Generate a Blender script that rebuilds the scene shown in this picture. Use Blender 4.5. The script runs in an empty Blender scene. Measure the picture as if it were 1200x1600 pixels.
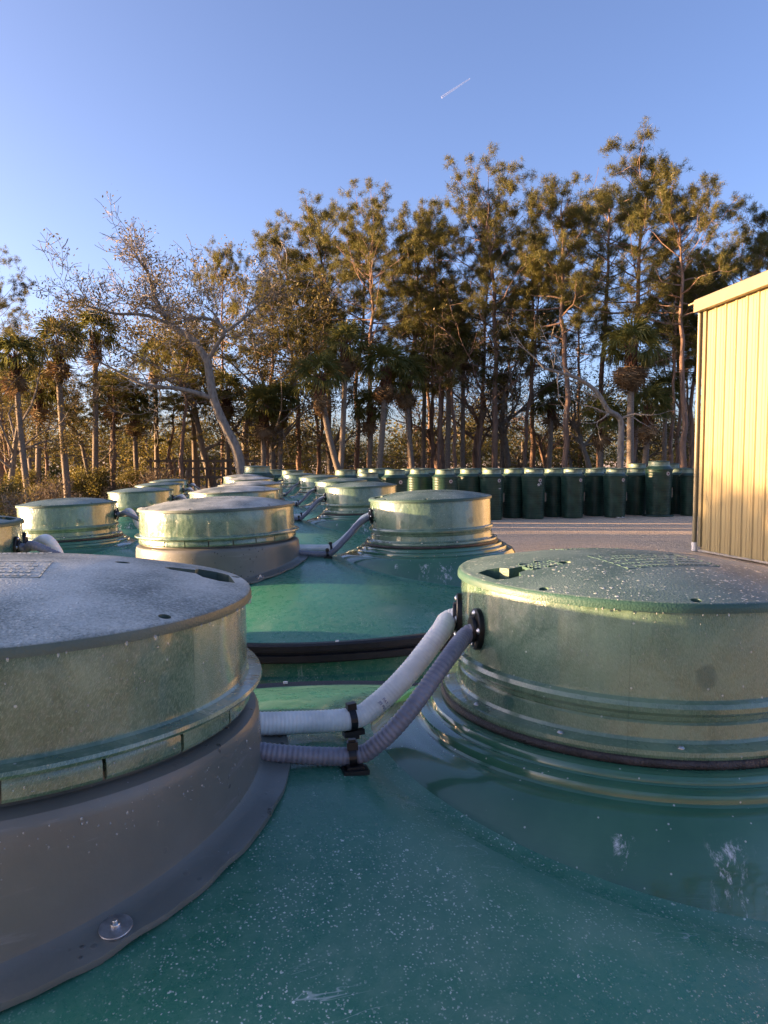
import bpy, bmesh, math, random
import numpy as np
from mathutils import Matrix, Vector
random.seed(7)
S = bpy.context.scene
COL = S.collection
R_ = math.radians

# ------------------------------------------------------------------ camera, sky, sun, exposure
CAM_Z, PITCH, FPX = 2.1, 3.8, 1202.0
cam = bpy.data.cameras.new('camera')
cam.sensor_fit = 'VERTICAL'; cam.sensor_height = 36.0; cam.lens = FPX / 1600 * 36
cam.clip_start = 0.02; cam.clip_end = 20000
camo = bpy.data.objects.new('camera', cam); COL.objects.link(camo)
camo.location = (0, 0, CAM_Z); camo.rotation_euler = (R_(90 - PITCH), 0, 0)
S.camera = camo

SUN_EL, SUN_AZ = 5.4, 87.0            # degrees above the horizon; degrees to the left of the view
sdir = Vector((-math.sin(R_(SUN_AZ)) * math.cos(R_(SUN_EL)), math.cos(R_(SUN_AZ)) * math.cos(R_(SUN_EL)), math.sin(R_(SUN_EL))))
world = bpy.data.worlds.new('World'); S.world = world; world.use_nodes = True
wn = world.node_tree.nodes; wl = world.node_tree.links
sky = wn.new('ShaderNodeTexSky'); sky.sky_type = 'NISHITA'; sky.sun_disc = False
sky.sun_elevation = R_(SUN_EL); sky.sun_rotation = R_(-SUN_AZ)
sky.altitude = 0; sky.air_density = 0.55; sky.dust_density = 2.4; sky.ozone_density = 2.7
wl.new(sky.outputs[0], wn['Background'].inputs[0]); wn['Background'].inputs[1].default_value = 0.15
sun = bpy.data.lights.new('sun', 'SUN'); sun.energy = 5.0; sun.angle = R_(0.6); sun.color = (1.0, 0.72, 0.40)
suno = bpy.data.objects.new('sun', sun); COL.objects.link(suno)
suno.rotation_euler = sdir.to_track_quat('Z', 'Y').to_euler(); suno.location = (-20, 8, 12)
vs = S.view_settings; vs.view_transform = 'Standard'; vs.look = 'None'; vs.gamma = 1; vs.use_curve_mapping = False
vs.exposure = 2.2
vs.use_white_balance = True; vs.white_balance_temperature = 7900; vs.white_balance_tint = 28
S.cycles.use_denoising = True
S.cycles.max_bounces = 8; S.cycles.transparent_max_bounces = 8

# ------------------------------------------------------------------ helpers
def at(px, py, Z):
    """point of the photograph's pixel at depth Z (metres along y)"""
    x = (px - 600) / FPX; y = -(py - 800) / FPX; t = R_(PITCH)
    d = (x, math.cos(t) + y * math.sin(t), -math.sin(t) + y * math.cos(t))
    k = Z / d[1]
    return Vector((d[0] * k, Z, CAM_Z + d[2] * k))

def ground_z(x, y):
    k = min(max((20 - y) / 6, 0), 1)
    return k * (0.035 * min(max(x, -6), 0) - 0.004 * max(y - 1, 0))

class MB:
    def __init__(s): s.v = []; s.f = []
    def add(s, vs, fs):
        o = len(s.v); s.v.extend([tuple(p) for p in vs]); s.f.extend([tuple(i + o for i in f) for f in fs]); return s
    def box(s, lo, hi, M=None):
        x0, y0, z0 = lo; x1, y1, z1 = hi
        p = [(x0,y0,z0),(x1,y0,z0),(x1,y1,z0),(x0,y1,z0),(x0,y0,z1),(x1,y0,z1),(x1,y1,z1),(x0,y1,z1)]
        if M is not None: p = [tuple(M @ Vector(q)) for q in p]
        return s.add(p, [(0,3,2,1),(4,5,6,7),(0,1,5,4),(1,2,6,5),(2,3,7,6),(3,0,4,7)])
    def lathe(s, prof, n=64, a0=0.0, a1=2 * math.pi, zf=None, close=False):
        full = abs(a1 - a0 - 2 * math.pi) < 1e-6
        m = n if full else n + 1; vs = []
        for j in range(m):
            a = a0 + (a1 - a0) * j / n; c, sn = math.cos(a), math.sin(a)
            for i, (r, z) in enumerate(prof):
                if zf is not None: z = zf(i, r, z, r * c, r * sn)
                vs.append((r * c, r * sn, z))
        k = len(prof); fs = []
        for j in range(n):
            j2 = (j + 1) % m
            for i in range(k - 1):
                fs.append((j * k + i, j2 * k + i, j2 * k + i + 1, j * k + i + 1))
            if close: fs.append((j * k + k - 1, j2 * k + k - 1, j2 * k, j * k))
        if close and not full:
            fs.append(tuple(range(k))); fs.append(tuple(reversed([(m - 1) * k + i for i in range(k)])))
        return s.add(vs, fs)
    def tube(s, pts, rad, n=8, cap=True):
        pts = [Vector(p) for p in pts]; m = len(pts)
        if not hasattr(rad, '__len__'): rad = [rad] * m
        up = Vector((0, 0, 1)); vs = []
        t0 = (pts[1] - pts[0]).normalized()
        nrm = t0.cross(up if abs(t0.z) < .9 else Vector((1, 0, 0))).normalized()
        for i, p in enumerate(pts):
            t = (pts[min(i + 1, m - 1)] - pts[max(i - 1, 0)]).normalized()
            nrm = (nrm - t * nrm.dot(t)).normalized(); b = t.cross(nrm)
            for j in range(n):
                a = 2 * math.pi * j / n
                vs.append(p + (nrm * math.cos(a) + b * math.sin(a)) * rad[i])
        fs = []
        for i in range(m - 1):
            for j in range(n):
                j2 = (j + 1) % n
                fs.append((i * n + j, i * n + j2, (i + 1) * n + j2, (i + 1) * n + j))
        if cap:
            fs.append(tuple(reversed(range(n)))); fs.append(tuple((m - 1) * n + j for j in range(n)))
        return s.add(vs, fs)
    def mesh(s, name, mat=None, smooth=True, angle=40):
        me = bpy.data.meshes.new(name); me.from_pydata(s.v, [], s.f); me.update()
        if smooth:
            me.polygons.foreach_set('use_smooth', [True] * len(me.polygons))
            me.set_sharp_from_angle(angle=R_(angle))
        if mat: me.materials.append(mat)
        return me

def link(name, data, parent=None, loc=None, M=None):
    o = bpy.data.objects.new(name, data); COL.objects.link(o)
    if parent is not None: o.parent = parent
    if M is not None: o.matrix_basis = M
    elif loc is not None: o.location = loc
    return o
def tag(o, label=None, cat=None, group=None, kind=None):
    if label: o['label'] = label
    if cat: o['category'] = cat
    if group: o['group'] = group
    if kind: o['kind'] = kind
    return o
def empty(name, loc=(0, 0, 0)):
    o = bpy.data.objects.new(name, None); COL.objects.link(o); o.location = loc; o.empty_display_size = .2; return o
def copy_tree(o, parent=None):
    c = o.copy(); COL.objects.link(c); c.parent = parent
    for ch in list(o.children): copy_tree(ch, c)
    return c
def quads(name, V, k, mat, smooth=False):
    """fast mesh of separate k-gons: V is (n,k,3)"""
    n = len(V); me = bpy.data.meshes.new(name)
    me.vertices.add(n * k); me.vertices.foreach_set('co', np.ascontiguousarray(V, dtype=np.float32).ravel())
    me.loops.add(n * k); me.loops.foreach_set('vertex_index', np.arange(n * k, dtype=np.int32))
    me.polygons.add(n); me.polygons.foreach_set('loop_start', np.arange(n, dtype=np.int32) * k)
    me.polygons.foreach_set('loop_total', np.full(n, k, dtype=np.int32))
    me.update(calc_edges=True); me.validate()
    me.materials.append(mat); return me

# ------------------------------------------------------------------ materials
class G:
    def __init__(s, name):
        s.m = bpy.data.materials.new(name); s.m.use_nodes = True
        s.t = s.m.node_tree; s.b = s.t.nodes['Principled BSDF']; s.out = s.t.nodes['Material Output']
        s._tc = None
    def set(s, i, v):
        if isinstance(v, bpy.types.NodeSocket): s.t.links.new(v, i)
        elif isinstance(v, tuple) and len(v) == 3 and i.type == 'RGBA': i.default_value = (*v, 1)
        else: i.default_value = v
    def n(s, typ, ins=None, out=0, **props):
        nd = s.t.nodes.new('ShaderNode' + typ)
        for k, v in props.items(): setattr(nd, k, v)
        for k, v in (ins or {}).items(): s.set(nd.inputs[k], v)
        return nd.outputs[out]
    def tc(s, which='Object'):
        if s._tc is None: s._tc = s.t.nodes.new('ShaderNodeTexCoord')
        return s._tc.outputs[which]
    def varied(s):
        ob = s.n('ObjectInfo', {}, 'Random')
        return s.n('VectorMath', {0: s.tc(), 1: s.n('CombineXYZ', {0: s.math('MULTIPLY', ob, 13.), 1: ob, 2: s.math('MULTIPLY', ob, 7.)})}, operation='ADD')
    def scale(s, v, sc, loc=(0, 0, 0)): return s.n('Mapping', {0: v, 'Scale': sc, 'Location': loc})
    def noise(s, v, sc, det=3, rough=.55, dist=0, out=0):
        return s.n('TexNoise', {'Vector': v, 'Scale': sc, 'Detail': det, 'Roughness': rough, 'Distortion': dist}, out)
    def vor(s, v, sc, out=0, feature='F1', rnd=1): return s.n('TexVoronoi', {'Vector': v, 'Scale': sc, 'Randomness': rnd}, out, feature=feature)
    def math(s, op, a, b=None, c=None, clamp=False):
        i = {0: a}
        if b is not None: i[1] = b
        if c is not None: i[2] = c
        return s.n('Math', i, operation=op, use_clamp=clamp)
    def step(s, v, lo, hi, a=0., b=1.): return s.n('MapRange', {0: v, 1: lo, 2: hi, 3: a, 4: b}, interpolation_type='SMOOTHSTEP')
    def mix(s, f, a, b, mode='MIX'):
        nd = s.t.nodes.new('ShaderNodeMix'); nd.data_type = 'RGBA'; nd.blend_type = mode
        s.set(nd.inputs[0], f); s.set(nd.inputs[6], a); s.set(nd.inputs[7], b); return nd.outputs[2]
    def bump(s, h, st=.3, d=.01, nrm=None):
        i = {'Height': h, 'Strength': st, 'Distance': d}
        if nrm is not None: i['Normal'] = nrm
        return s.n('Bump', i)
    def fin(s, col=None, rough=None, nrm=None, **kw):
        if col is not None: s.set(s.b.inputs['Base Color'], col)
        if rough is not None: s.set(s.b.inputs['Roughness'], rough)
        if nrm is not None: s.set(s.b.inputs['Normal'], nrm)
        for k, v in kw.items(): s.set(s.b.inputs[k.replace('_', ' ')], v)
        return s.m

def m_simple(name, col, rough=.5, var=.25, sc=8, bump=0, metal=0):
    g = G(name); nz = g.noise(g.tc(), sc, 5)
    c = g.mix(g.step(nz, .3, .7), tuple(x * (1 - var) for x in col), tuple(min(1, x * (1 + var)) for x in col))
    return g.fin(c, rough, g.bump(g.noise(g.tc(), sc * 8, 4), bump, .01) if bump else None, Metallic=metal)

def m_gelcoat():
    g = G('green_gelcoat'); p = g.varied()
    n1 = g.noise(p, 2.2, 4); n2 = g.noise(p, 38, 5, .65)
    c = g.mix(g.step(n1, .35, .65), (.012, .158, .102), (.022, .195, .130))
    c = g.mix(g.math('MULTIPLY', g.step(n2, .42, .75), .25), c, (.15, .30, .21))
    # dusty haze in patches
    haze = g.math('MULTIPLY', g.step(g.noise(p, 3.1, 6, .6, .5), .48, .76), .30)
    c = g.mix(haze, c, (.30, .40, .33))
    fib = g.noise(g.scale(p, (1, 1, 1)), 19, 7, .72, 3.0); fibm = g.step(g.math('ABSOLUTE', g.math('SUBTRACT', fib, .5)), .035, .0)
    c = g.mix(g.math('MULTIPLY', fibm, .10), c, (.20, .36, .28))     # chopped strands showing through
    # specks of grit and frost, three sizes, gathered in drifts
    drift = g.step(g.noise(p, 5.0, 4, .7), .36, .66)
    m = None
    for sc, th, keep in ((70, .18, .84), (140, .26, .68), (280, .36, .50)):
        q = g.n('VectorMath', {0: g.scale(p, (1, 1, 1), (sc * .37, sc * .11, 0)), 1: g.n('VectorMath', {0: g.noise(p, sc * 1.6, 3, .7, out=1), 'Scale': 1.1 / sc}, operation='SCALE')}, operation='ADD')
        d = g.vor(q, sc); cc = g.vor(q, sc, 1)
        sp = g.math('MULTIPLY', g.step(d, th, th * .45), g.math('GREATER_THAN', g.n('SeparateColor', {0: cc}), keep))
        sp = g.math('MULTIPLY', g.math('MULTIPLY', sp, g.step(g.n('SeparateColor', {0: cc}, 1), 0., 1., .25, 1.)), g.math('ADD', g.math('MULTIPLY', drift, .85), .15))
        m = sp if m is None else g.math('MAXIMUM', m, sp)
    c = g.mix(g.math('MULTIPLY', m, .95), c, (.72, .78, .70))
    # hair-line scratches
    w = g.noise(g.scale(p, (2.2, 14, 1)), 1.7, 4, .6, 1.0)
    scr = g.math('MULTIPLY', g.step(g.math('ABSOLUTE', g.math('SUBTRACT', w, .5)), .006, .001), g.step(g.noise(p, 4.3, 2), .60, .68))
    c = g.mix(g.math('MULTIPLY', scr, .5), c, (.5, .58, .55))
    r = g.math('ADD', g.math('MULTIPLY', g.step(n2, .3, .7), .16), g.math('ADD', g.math('MULTIPLY', haze, .9), .22))
    b = g.bump(n2, .10, .004); b = g.bump(m, .4, .002, b)
    return g.fin(c, r, b, Coat_Weight=.12, Coat_Roughness=.10, Specular_IOR_Level=.36)

def m_pedestal():
    g = G('polished_green_gelcoat'); p = g.tc()
    n1 = g.noise(p, 7, 4); br = g.noise(g.scale(p, (6, 6, 190)), 1.6, 4, .6)
    c = g.mix(g.step(n1, .35, .7), (.012, .105, .060), (.026, .135, .080))
    sx = g.n('SeparateXYZ', {0: p}, 0); sy = g.n('SeparateXYZ', {0: p}, 1)
    ang = g.math('ARCTAN2', sy, sx)
    for a0, wd, k in ((-1.86, .07, .50), (-1.66, .13, .52), (-2.15, .05, .55)):
        near = g.step(g.math('ABSOLUTE', g.math('SUBTRACT', ang, a0)), wd, wd * .3)
        sc = g.noise(g.scale(p, (1, 1, .35), (a0, 3, 0)), 60, 8, .78, .35)
        msk = g.math('MULTIPLY', near, g.step(sc, k, k + .14))
        msk = g.math('MULTIPLY', msk, g.step(g.n('SeparateXYZ', {0: p}, 2), -.268, -.285))
        c = g.mix(g.math('MULTIPLY', msk, .8), c, (.62, .65, .68))
    d = g.vor(p, 120); cc = g.vor(p, 120, 1)
    sp = g.math('MULTIPLY', g.step(d, .22, .1), g.math('GREATER_THAN', g.n('SeparateColor', {0: cc}), .90))
    c = g.mix(g.math('MULTIPLY', sp, .7), c, (.5, .55, .5))
    r = g.math('ADD', g.math('MULTIPLY', g.step(n1, .3, .8), .16), .12)
    b = g.bump(br, .14, .003); b = g.bump(g.noise(p, 60, 3), .05, .003, b)
    return g.fin(c, r, b, Coat_Weight=.7, Coat_Roughness=.05)

def m_riser(name, offs, k=(1, 1, 1)):
    """fibreglass riser: sanded sectors with different grain, round dark laminate spots"""
    g = G(name); p = g.tc()
    sep = g.t.nodes.new('ShaderNodeSeparateXYZ'); g.set(sep.inputs[0], p)
    ob = g.n('ObjectInfo', {}, 'Random'); pr = g.n('VectorMath', {0: p, 1: g.n('CombineXYZ', {0: g.math('MULTIPLY', ob, 13.), 1: ob, 2: g.math('MULTIPLY', ob, 7.)})}, operation='ADD')
    x, y, z = sep.outputs
    ang = g.math('ADD', g.math('ARCTAN2', y, x), math.pi + offs)
    NS = 9
    sec = g.math('MULTIPLY', ang, NS / (2 * math.pi)); idx = g.math('FLOOR', sec); fr = g.math('FRACT', sec)
    rnd = g.n('TexWhiteNoise', {'W': g.math('ADD', idx, offs * 7)}, 0, noise_dimensions='1D')
    u = g.math('MULTIPLY', ang, .33)
    sl = g.math('SUBTRACT', g.math('MULTIPLY', rnd, 3.0), 1.5)
    # rotate (u,z) by a sector-dependent shear so the sanding marks change direction
    gu = g.math('ADD', u, g.math('MULTIPLY', z, sl))
    vec = g.n('CombineXYZ', {0: g.math('MULTIPLY', gu, 9), 1: g.math('MULTIPLY', g.math('SUBTRACT', z, g.math('MULTIPLY', u, sl)), 2.2), 2: g.math('MULTIPLY', idx, 5)})
    grain = g.noise(vec, 80, 4, .66, .8)
    wallm = g.step(g.math('ABSOLUTE', g.n('SeparateXYZ', {0: g.tc('Normal')}, 2)), .6, .3)
    grain = g.math('ADD', g.math('MULTIPLY', g.math('SUBTRACT', grain, .5), wallm), .5)
    blotch = g.noise(pr, 9, 5, .65, .6); wav = g.noise(g.scale(pr, (1, 1, .6)), 11, 3, .55); fine = g.noise(p, 210, 3, .6)
    K = lambda *v: tuple(a * b for a, b in zip(v, k))
    c = g.mix(g.step(blotch, .3, .72), K(.018, .072, .048), K(.135, .200, .145))
    c = g.mix(g.math('MULTIPLY', g.step(grain, .42, .75), .42), c, K(.30, .38, .29))
    c = g.mix(g.math('MULTIPLY', g.step(fine, .5, .75), .25), c, (.34, .38, .32))
    c = g.mix(g.math('MULTIPLY', g.math('SUBTRACT', rnd, .35), .75, clamp=True), c, K(.26, .30, .23))
    # round darker spots in two courses
    spot = None
    for ph, zz, rr in ((.50, -.105, .017), (.10, -.180, .013)):
        du = g.math('MULTIPLY', g.math('SUBTRACT', fr, ph), 2 * math.pi / NS * .33)
        d = g.math('SQRT', g.math('ADD', g.math('POWER', du, 2.), g.math('POWER', g.math('SUBTRACT', z, zz), 2.)))
        d = g.math('ADD', d, g.math('MULTIPLY', g.math('SUBTRACT', g.noise(p, 60, 3), .5), .012))
        k = g.math('MULTIPLY', g.step(d, rr * 1.25, rr * .7), g.step(g.math('FRACT', g.math('ADD', g.math('MULTIPLY', rnd, 5.3), ph)), .25, .7)); spot = k if spot is None else g.math('MAXIMUM', spot, k)
    c = g.mix(g.math('MULTIPLY', spot, .8), c, (.012, .085, .06))
    seam = g.step(g.math('ABSOLUTE', g.math('SUBTRACT', fr, .5)), .493, .499)
    c = g.mix(g.math('MULTIPLY', seam, .35), c, (.02, .07, .05))
    d = g.vor(p, 95); cc = g.vor(p, 95, 1)
    drop = g.math('MULTIPLY', g.step(d, .2, .1), g.math('GREATER_THAN', g.n('SeparateColor', {0: cc}), .93))
    c = g.mix(g.math('MULTIPLY', drop, .45), c, (.75, .78, .72))
    r = g.math('ADD', g.math('MULTIPLY', g.step(grain, .35, .7), .20), g.math('ADD', g.math('MULTIPLY', g.step(blotch, .4, .7), .12), .14))
    b = g.bump(wav, .5, .02); b = g.bump(grain, .22, .003, b); b = g.bump(fine, .12, .002, b); b = g.bump(seam, -.3, .003, b); b = g.bump(drop, .5, .003, b)
    return g.fin(c, r, b, Coat_Weight=.8, Coat_Roughness=.10)

def m_lid(name, base, frost, famt, damt):
    g = G(name); p = g.varied()
    fine = g.noise(p, 240, 4, .7); mid = g.noise(p, 6, 4); tex = g.vor(p, 330)
    c = g.mix(g.step(mid, .3, .7), tuple(x * .8 for x in base), tuple(x * 1.25 for x in base))
    f = g.math('MULTIPLY', g.step(g.math('ADD', g.math('MULTIPLY', fine, .55), g.math('MULTIPLY', mid, .7)), .42, .82), famt)
    nz_ = g.n('SeparateXYZ', {0: g.tc('Normal')}, 2); topf = g.step(nz_, .75, .93)
    f = g.math('MULTIPLY', f, topf); c = g.mix(f, c, frost)
    m = None
    for sc, th, keep in ((48, .20, .55), (95, .26, .42), (170, .30, .45)):
        q = g.scale(p, (1, 1, 1), (sc * .13, sc * .71, 0)); w = g.n('VectorMath', {0: q, 1: g.n('VectorMath', {0: g.noise(q, sc * .9, 2, out=1), 'Scale': .012}, operation='SCALE')}, operation='ADD')
        d = g.vor(w, sc); cc = g.vor(w, sc, 1)
        sp = g.math('MULTIPLY', g.step(d, th, th * .5), g.math('GREATER_THAN', g.n('SeparateColor', {0: cc}), keep))
        m = sp if m is None else g.math('MAXIMUM', m, sp)
    m = g.math('MULTIPLY', g.math('MULTIPLY', m, topf), g.step(g.noise(p, 10, 3), .30, .62))
    c = g.mix(g.math('MULTIPLY', m, damt), c, (.62, .68, .62))
    b = g.bump(tex, .25, .0015); b = g.bump(m, .6, .003, b)
    r = g.math('SUBTRACT', .48, g.math('MULTIPLY', m, .25))
    return g.fin(c, r, b)

def m_black_plastic():
    g = G('dark_grey_plastic'); p = g.varied()
    n = g.noise(p, 5, 5, .6); f = g.noise(p, 150, 3)
    c = g.mix(g.step(n, .3, .7), (.118, .122, .106), (.154, .158, .140))
    c = g.mix(g.math('MULTIPLY', g.step(g.noise(g.scale(p, (2, 2, 16)), 3, 5, .7), .60, .72), .25), c, (.30, .30, .31))
    d = g.vor(p, 75); cc = g.vor(p, 75, 1)
    sp = g.math('MULTIPLY', g.step(d, .30, .18), g.math('GREATER_THAN', g.n('SeparateColor', {0: cc}), .62))
    sp = g.math('MULTIPLY', sp, g.step(g.noise(p, 6, 3), .47, .58))
    c = g.mix(g.math('MULTIPLY', sp, .7), c, (.035, .035, .038))
    d2 = g.vor(p, 190); c2 = g.vor(p, 190, 1)
    s2 = g.math('MULTIPLY', g.step(d2, .2, .1), g.math('GREATER_THAN', g.n('SeparateColor', {0: c2}), .74))
    s2 = g.math('MULTIPLY', s2, g.step(g.noise(p, 5, 3), .46, .62))
    c = g.mix(g.math('MULTIPLY', s2, .8), c, (.6, .62, .66))
    b = g.bump(f, .12, .002); b = g.bump(sp, .5, .003, b); b = g.bump(s2, .6, .003, b)
    return g.fin(c, g.math('SUBTRACT', .40, g.math('MULTIPLY', sp, .28)), b)

def m_leaf(name, cols, trans=.4, rough=.6):
    g = G(name)
    isl = g.n('NewGeometry', {}, 'Random Per Island'); ob = g.n('ObjectInfo', {}, 'Random')
    c = g.mix(isl, cols[0], cols[1])
    if len(cols) > 2: c = g.mix(g.step(g.math('FRACT', g.math('MULTIPLY', isl, 7.31)), .72, .95), c, cols[2])
    c = g.mix(g.math('MULTIPLY', ob, .45), c, cols[-1])
    t = g.n('BsdfTranslucent', {0: c}); d = g.n('BsdfDiffuse', {0: c}); gl = g.n('BsdfGlossy', {0: (.5, .5, .4), 1: .45})
    mx = g.n('MixShader', {0: trans, 1: d, 2: t}); mx = g.n('MixShader', {0: .04, 1: mx, 2: gl})
    g.t.links.new(mx, g.out.inputs[0]); return g.m

def m_bark(name, c0, c1, sc=3, stretch=.18, bump=.6):
    g = G(name); p = g.scale(g.tc(), (1, 1, stretch))
    n = g.noise(p, sc * 4, 6, .65); v = g.vor(p, sc * 3)
    c = g.mix(g.step(n, .3, .7), c0, c1); c = g.mix(g.math('MULTIPLY', g.step(v, .2, .6), .4), c, tuple(x * 1.6 for x in c1))
    ob = g.n('ObjectInfo', {}, 'Random'); c = g.mix(g.math('MULTIPLY', ob, .35), c, tuple(x * .55 for x in c0))
    return g.fin(c, .9, g.bump(n, bump, .05))

def m_gravel():
    g = G('gravel'); p = g.tc()
    a = g.noise(p, .35, 5, .6); b = g.noise(p, 2.2, 6, .7); v = g.vor(p, 26); v2 = g.vor(p, 26, 1)
    c = g.mix(g.step(a, .35, .65), (.70, .53, .34), (.78, .61, .41))
    c = g.mix(g.math('MULTIPLY', g.step(b, .35, .7), .5), c, (.72, .59, .45))
    c = g.mix(g.math('MULTIPLY', g.n('SeparateColor', {0: v2}), .5), c, (.42, .31, .21))
    c = g.mix(g.math('MULTIPLY', g.step(g.noise(p, 7, 5, .75), .42, .68), .55), c, (.36, .27, .185))
    tr = g.noise(g.scale(p, (.15, 1.4, 1)), 1.6, 4, .6)
    c = g.mix(g.math('MULTIPLY', g.step(tr, .45, .7), .4), c, (.40, .31, .23))
    nb = g.bump(v, .8, .03); nb = g.bump(b, .5, .08, nb)
    return g.fin(c, .95, nb)

def m_ground(name, cols, sc):
    g = G(name); p = g.tc(); a = g.noise(p, sc, 6, .65); b = g.noise(p, sc * 14, 5, .7)
    c = g.mix(g.step(a, .35, .65), cols[0], cols[1]); c = g.mix(g.math('MULTIPLY', g.step(b, .4, .7), .6), c, cols[2])
    return g.fin(c, .95, g.bump(b, .8, .06))

GEL = m_gelcoat(); PED = m_pedestal(); RISA = m_riser('fibreglass_riser_wide', .35, (1.12, 1.22, 1.10)); RISB = m_riser('fibreglass_riser_narrow', 1.1, (.74, .95, .82))
LIDA = m_lid('frosted_lid', (.060, .095, .075), (.62, .66, .60), .78, .60)
LIDB = m_lid('dewy_lid', (.024, .082, .060), (.20, .27, .25), .60, .90)
BLK = m_black_plastic()
RUB = m_simple('black_rubber', (.010, .009, .010), .45, .4, 30, .3)
GSK = m_simple('brown_gasket', (.030, .022, .022), .38, .5, 40, .5)
TIE = m_simple('black_nylon', (.006, .006, .007), .35, .2, 40)
STEEL = m_simple('stainless_steel', (.62, .62, .62), .28, .2, 30, .1, 1.0)
ZINC = m_simple('zinc_washer', (.50, .50, .52), .42, .3, 60, .2, 1.0)
HW = m_simple('white_hose_vinyl', (.86, .83, .77), .38, .10, 30)
HG = m_simple('grey_hose_vinyl', (.175, .178, .215), .32, .18, 30)
INK = m_simple('purple_ink', (.16, .14, .28), .6, .2, 40)
DARKIN = m_simple('dark_inside', (.004, .008, .007), .6, .2, 20)
g = G('water_drop'); WATER = g.fin((.92, .95, .95), .04, None, Transmission_Weight=.75, IOR=1.33)
g = G('white_plastic'); WHT = g.fin((.72, .70, .66), .4)

# ------------------------------------------------------------------ the ground
GRAV = m_gravel()
xs = sorted(set([-3000, -800, -250, -100, -60, -40] + list(range(-30, 31, 2)) + [40, 60, 100, 250, 800, 3000]))
ys = sorted(set([-60, -30, -15] + list(range(-8, 41, 2)) + [60, 100, 250, 800, 3000, 9000]))
mb = MB(); mb.add([(x, y, ground_z(x, y)) for y in ys for x in xs],
    [(j * len(xs) + i, j * len(xs) + i + 1, (j + 1) * len(xs) + i + 1, (j + 1) * len(xs) + i) for j in range(len(ys) - 1) for i in range(len(xs) - 1)])
tag(link('ground', mb.mesh('ground', GRAV)), kind='structure')
def sheet(name, outline, mat, dz):
    mb = MB(); mb.add([(x, y, ground_z(x, y) + dz) for x, y in outline], [tuple(range(len(outline)))])
    return tag(link(name, mb.mesh(name, mat, False)), kind='structure')
LITTER = m_ground('leaf_litter', ((.05, .036, .022), (.085, .06, .036), (.13, .095, .055)), .5)
GRASSM = m_ground('grassy_soil', ((.06, .065, .022), (.11, .095, .038), (.16, .13, .06)), .6)
rr = random.Random(3)
edge = [(x, 33.2 + rr.uniform(-.6, .6)) for x in range(-5, 70, 3)]
sheet('forest_floor', [(-5, 21)] + edge + [(90, 36), (90, 200), (-120, 200), (-120, 21)], LITTER, .008)
sheet('grass_verge', [(-4.6, 8), (-5.0, 12), (-5.2, 16), (-5.0, 20.9), (-120, 20.9), (-120, -20), (-9, -20), (-6, 0), (-4.8, 4)], GRASSM, .004)

# ------------------------------------------------------------------ tank geometry (local: x along the tank, lids' rim at z = LZ)
LZ = 1.93
UA, UB = -.512, .512
RA, RB = .363, .302
MODE = {'wide': True}
def plan_q(u, v):
    if MODE['wide']: return abs(u / 1.06) ** 2.2 + abs(v / .98) ** 1.5
    return abs(u / 1.08) ** 3 + abs(v / .59) ** 3
def dome_z(u, v):
    q = plan_q(u, v)
    groove = .022 * math.exp(-((math.hypot(u - UB, v) - .445) / .06) ** 2)   # the moulded seat round the narrow riser
    if MODE['wide']: return LZ - .256 - groove - .204 * min(q, 1.3)
    return LZ - .256 - groove - .349 * (1 - max(1 - q, 0) ** (1 / 2.3))
def outline(th, k=1.0):
    c, s = math.cos(th), math.sin(th); lo, hi = 0, 3
    for _ in range(40):
        m = (lo + hi) / 2
        if plan_q(m * c, m * s) < 1: lo = m
        else: hi = m
    return lo * c, lo * s

def mesh_dome():
    mb = MB(); n, m = 128, 44; vs = [(0, 0, dome_z(0, 0))]; fs = []
    for i in range(1, m + 1):
        t = 1 - (1 - i / m) ** 1.7
        for j in range(n):
            x, y = outline(2 * math.pi * j / n); vs.append((x * t, y * t, dome_z(x * t, y * t)))
    for j in range(n): fs.append((0, 1 + j, 1 + (j + 1) % n))
    for i in range(m - 1):
        for j in range(n):
            a = 1 + i * n + j; b = 1 + i * n + (j + 1) % n; fs.append((a, a + n, b + n, b))
    return mb.add(vs, fs).mesh('tank_dome', GEL, True, 60)
def ring_out(prof, n=128):
    """profile of (outward offset, z) carried round the tank's plan outline"""
    vs = []; k = len(prof)
    P = [Vector(outline(2 * math.pi * j / n)) for j in range(n)]
    for j in range(n):
        t = (P[(j + 1) % n] - P[j - 1]).normalized(); nr = Vector((t.y, -t.x))
        for o, z in prof: vs.append((P[j].x + nr.x * o, P[j].y + nr.y * o, z))
    fs = [(j * k + i, ((j + 1) % n) * k + i, ((j + 1) % n) * k + i + 1, j * k + i + 1) for j in range(n) for i in range(k - 1)]
    return vs, fs
def rim_z(): return LZ - (.462 if MODE['wide'] else .607)
def mesh_flange():
    FZ = rim_z(); mb = MB(); mb.add(*ring_out([(-.03, FZ - .0), (.0, FZ + .004), (.030, FZ + .006), (.036, FZ - .002), (.036, FZ - .022), (.024, FZ - .026), (.024, FZ - .032), (.040, FZ - .036), (.040, FZ - .058), (.033, FZ - .064), (-.03, FZ - .066)]))
    return mb.mesh('rim_flange', RUB, True, 35)
def mesh_body():
    FZ = rim_z(); prof = [(-.012, FZ - .05)]
    for i in range(13):
        z = FZ - .08 - i * (FZ - .24) / 13; o = -.02 - .05 * (i / 12) ** 2
        prof += [(o, z), (o, z - .045), (o + .014, z - .055), (o + .014, z - .075)]
    prof += [(-.10, .12), (-.16, .04), (-.26, .0), (-.5, 0)]
    mb = MB(); mb.add(*ring_out(prof, 96)); return mb.mesh('tank_body', GEL, True, 30)

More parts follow.
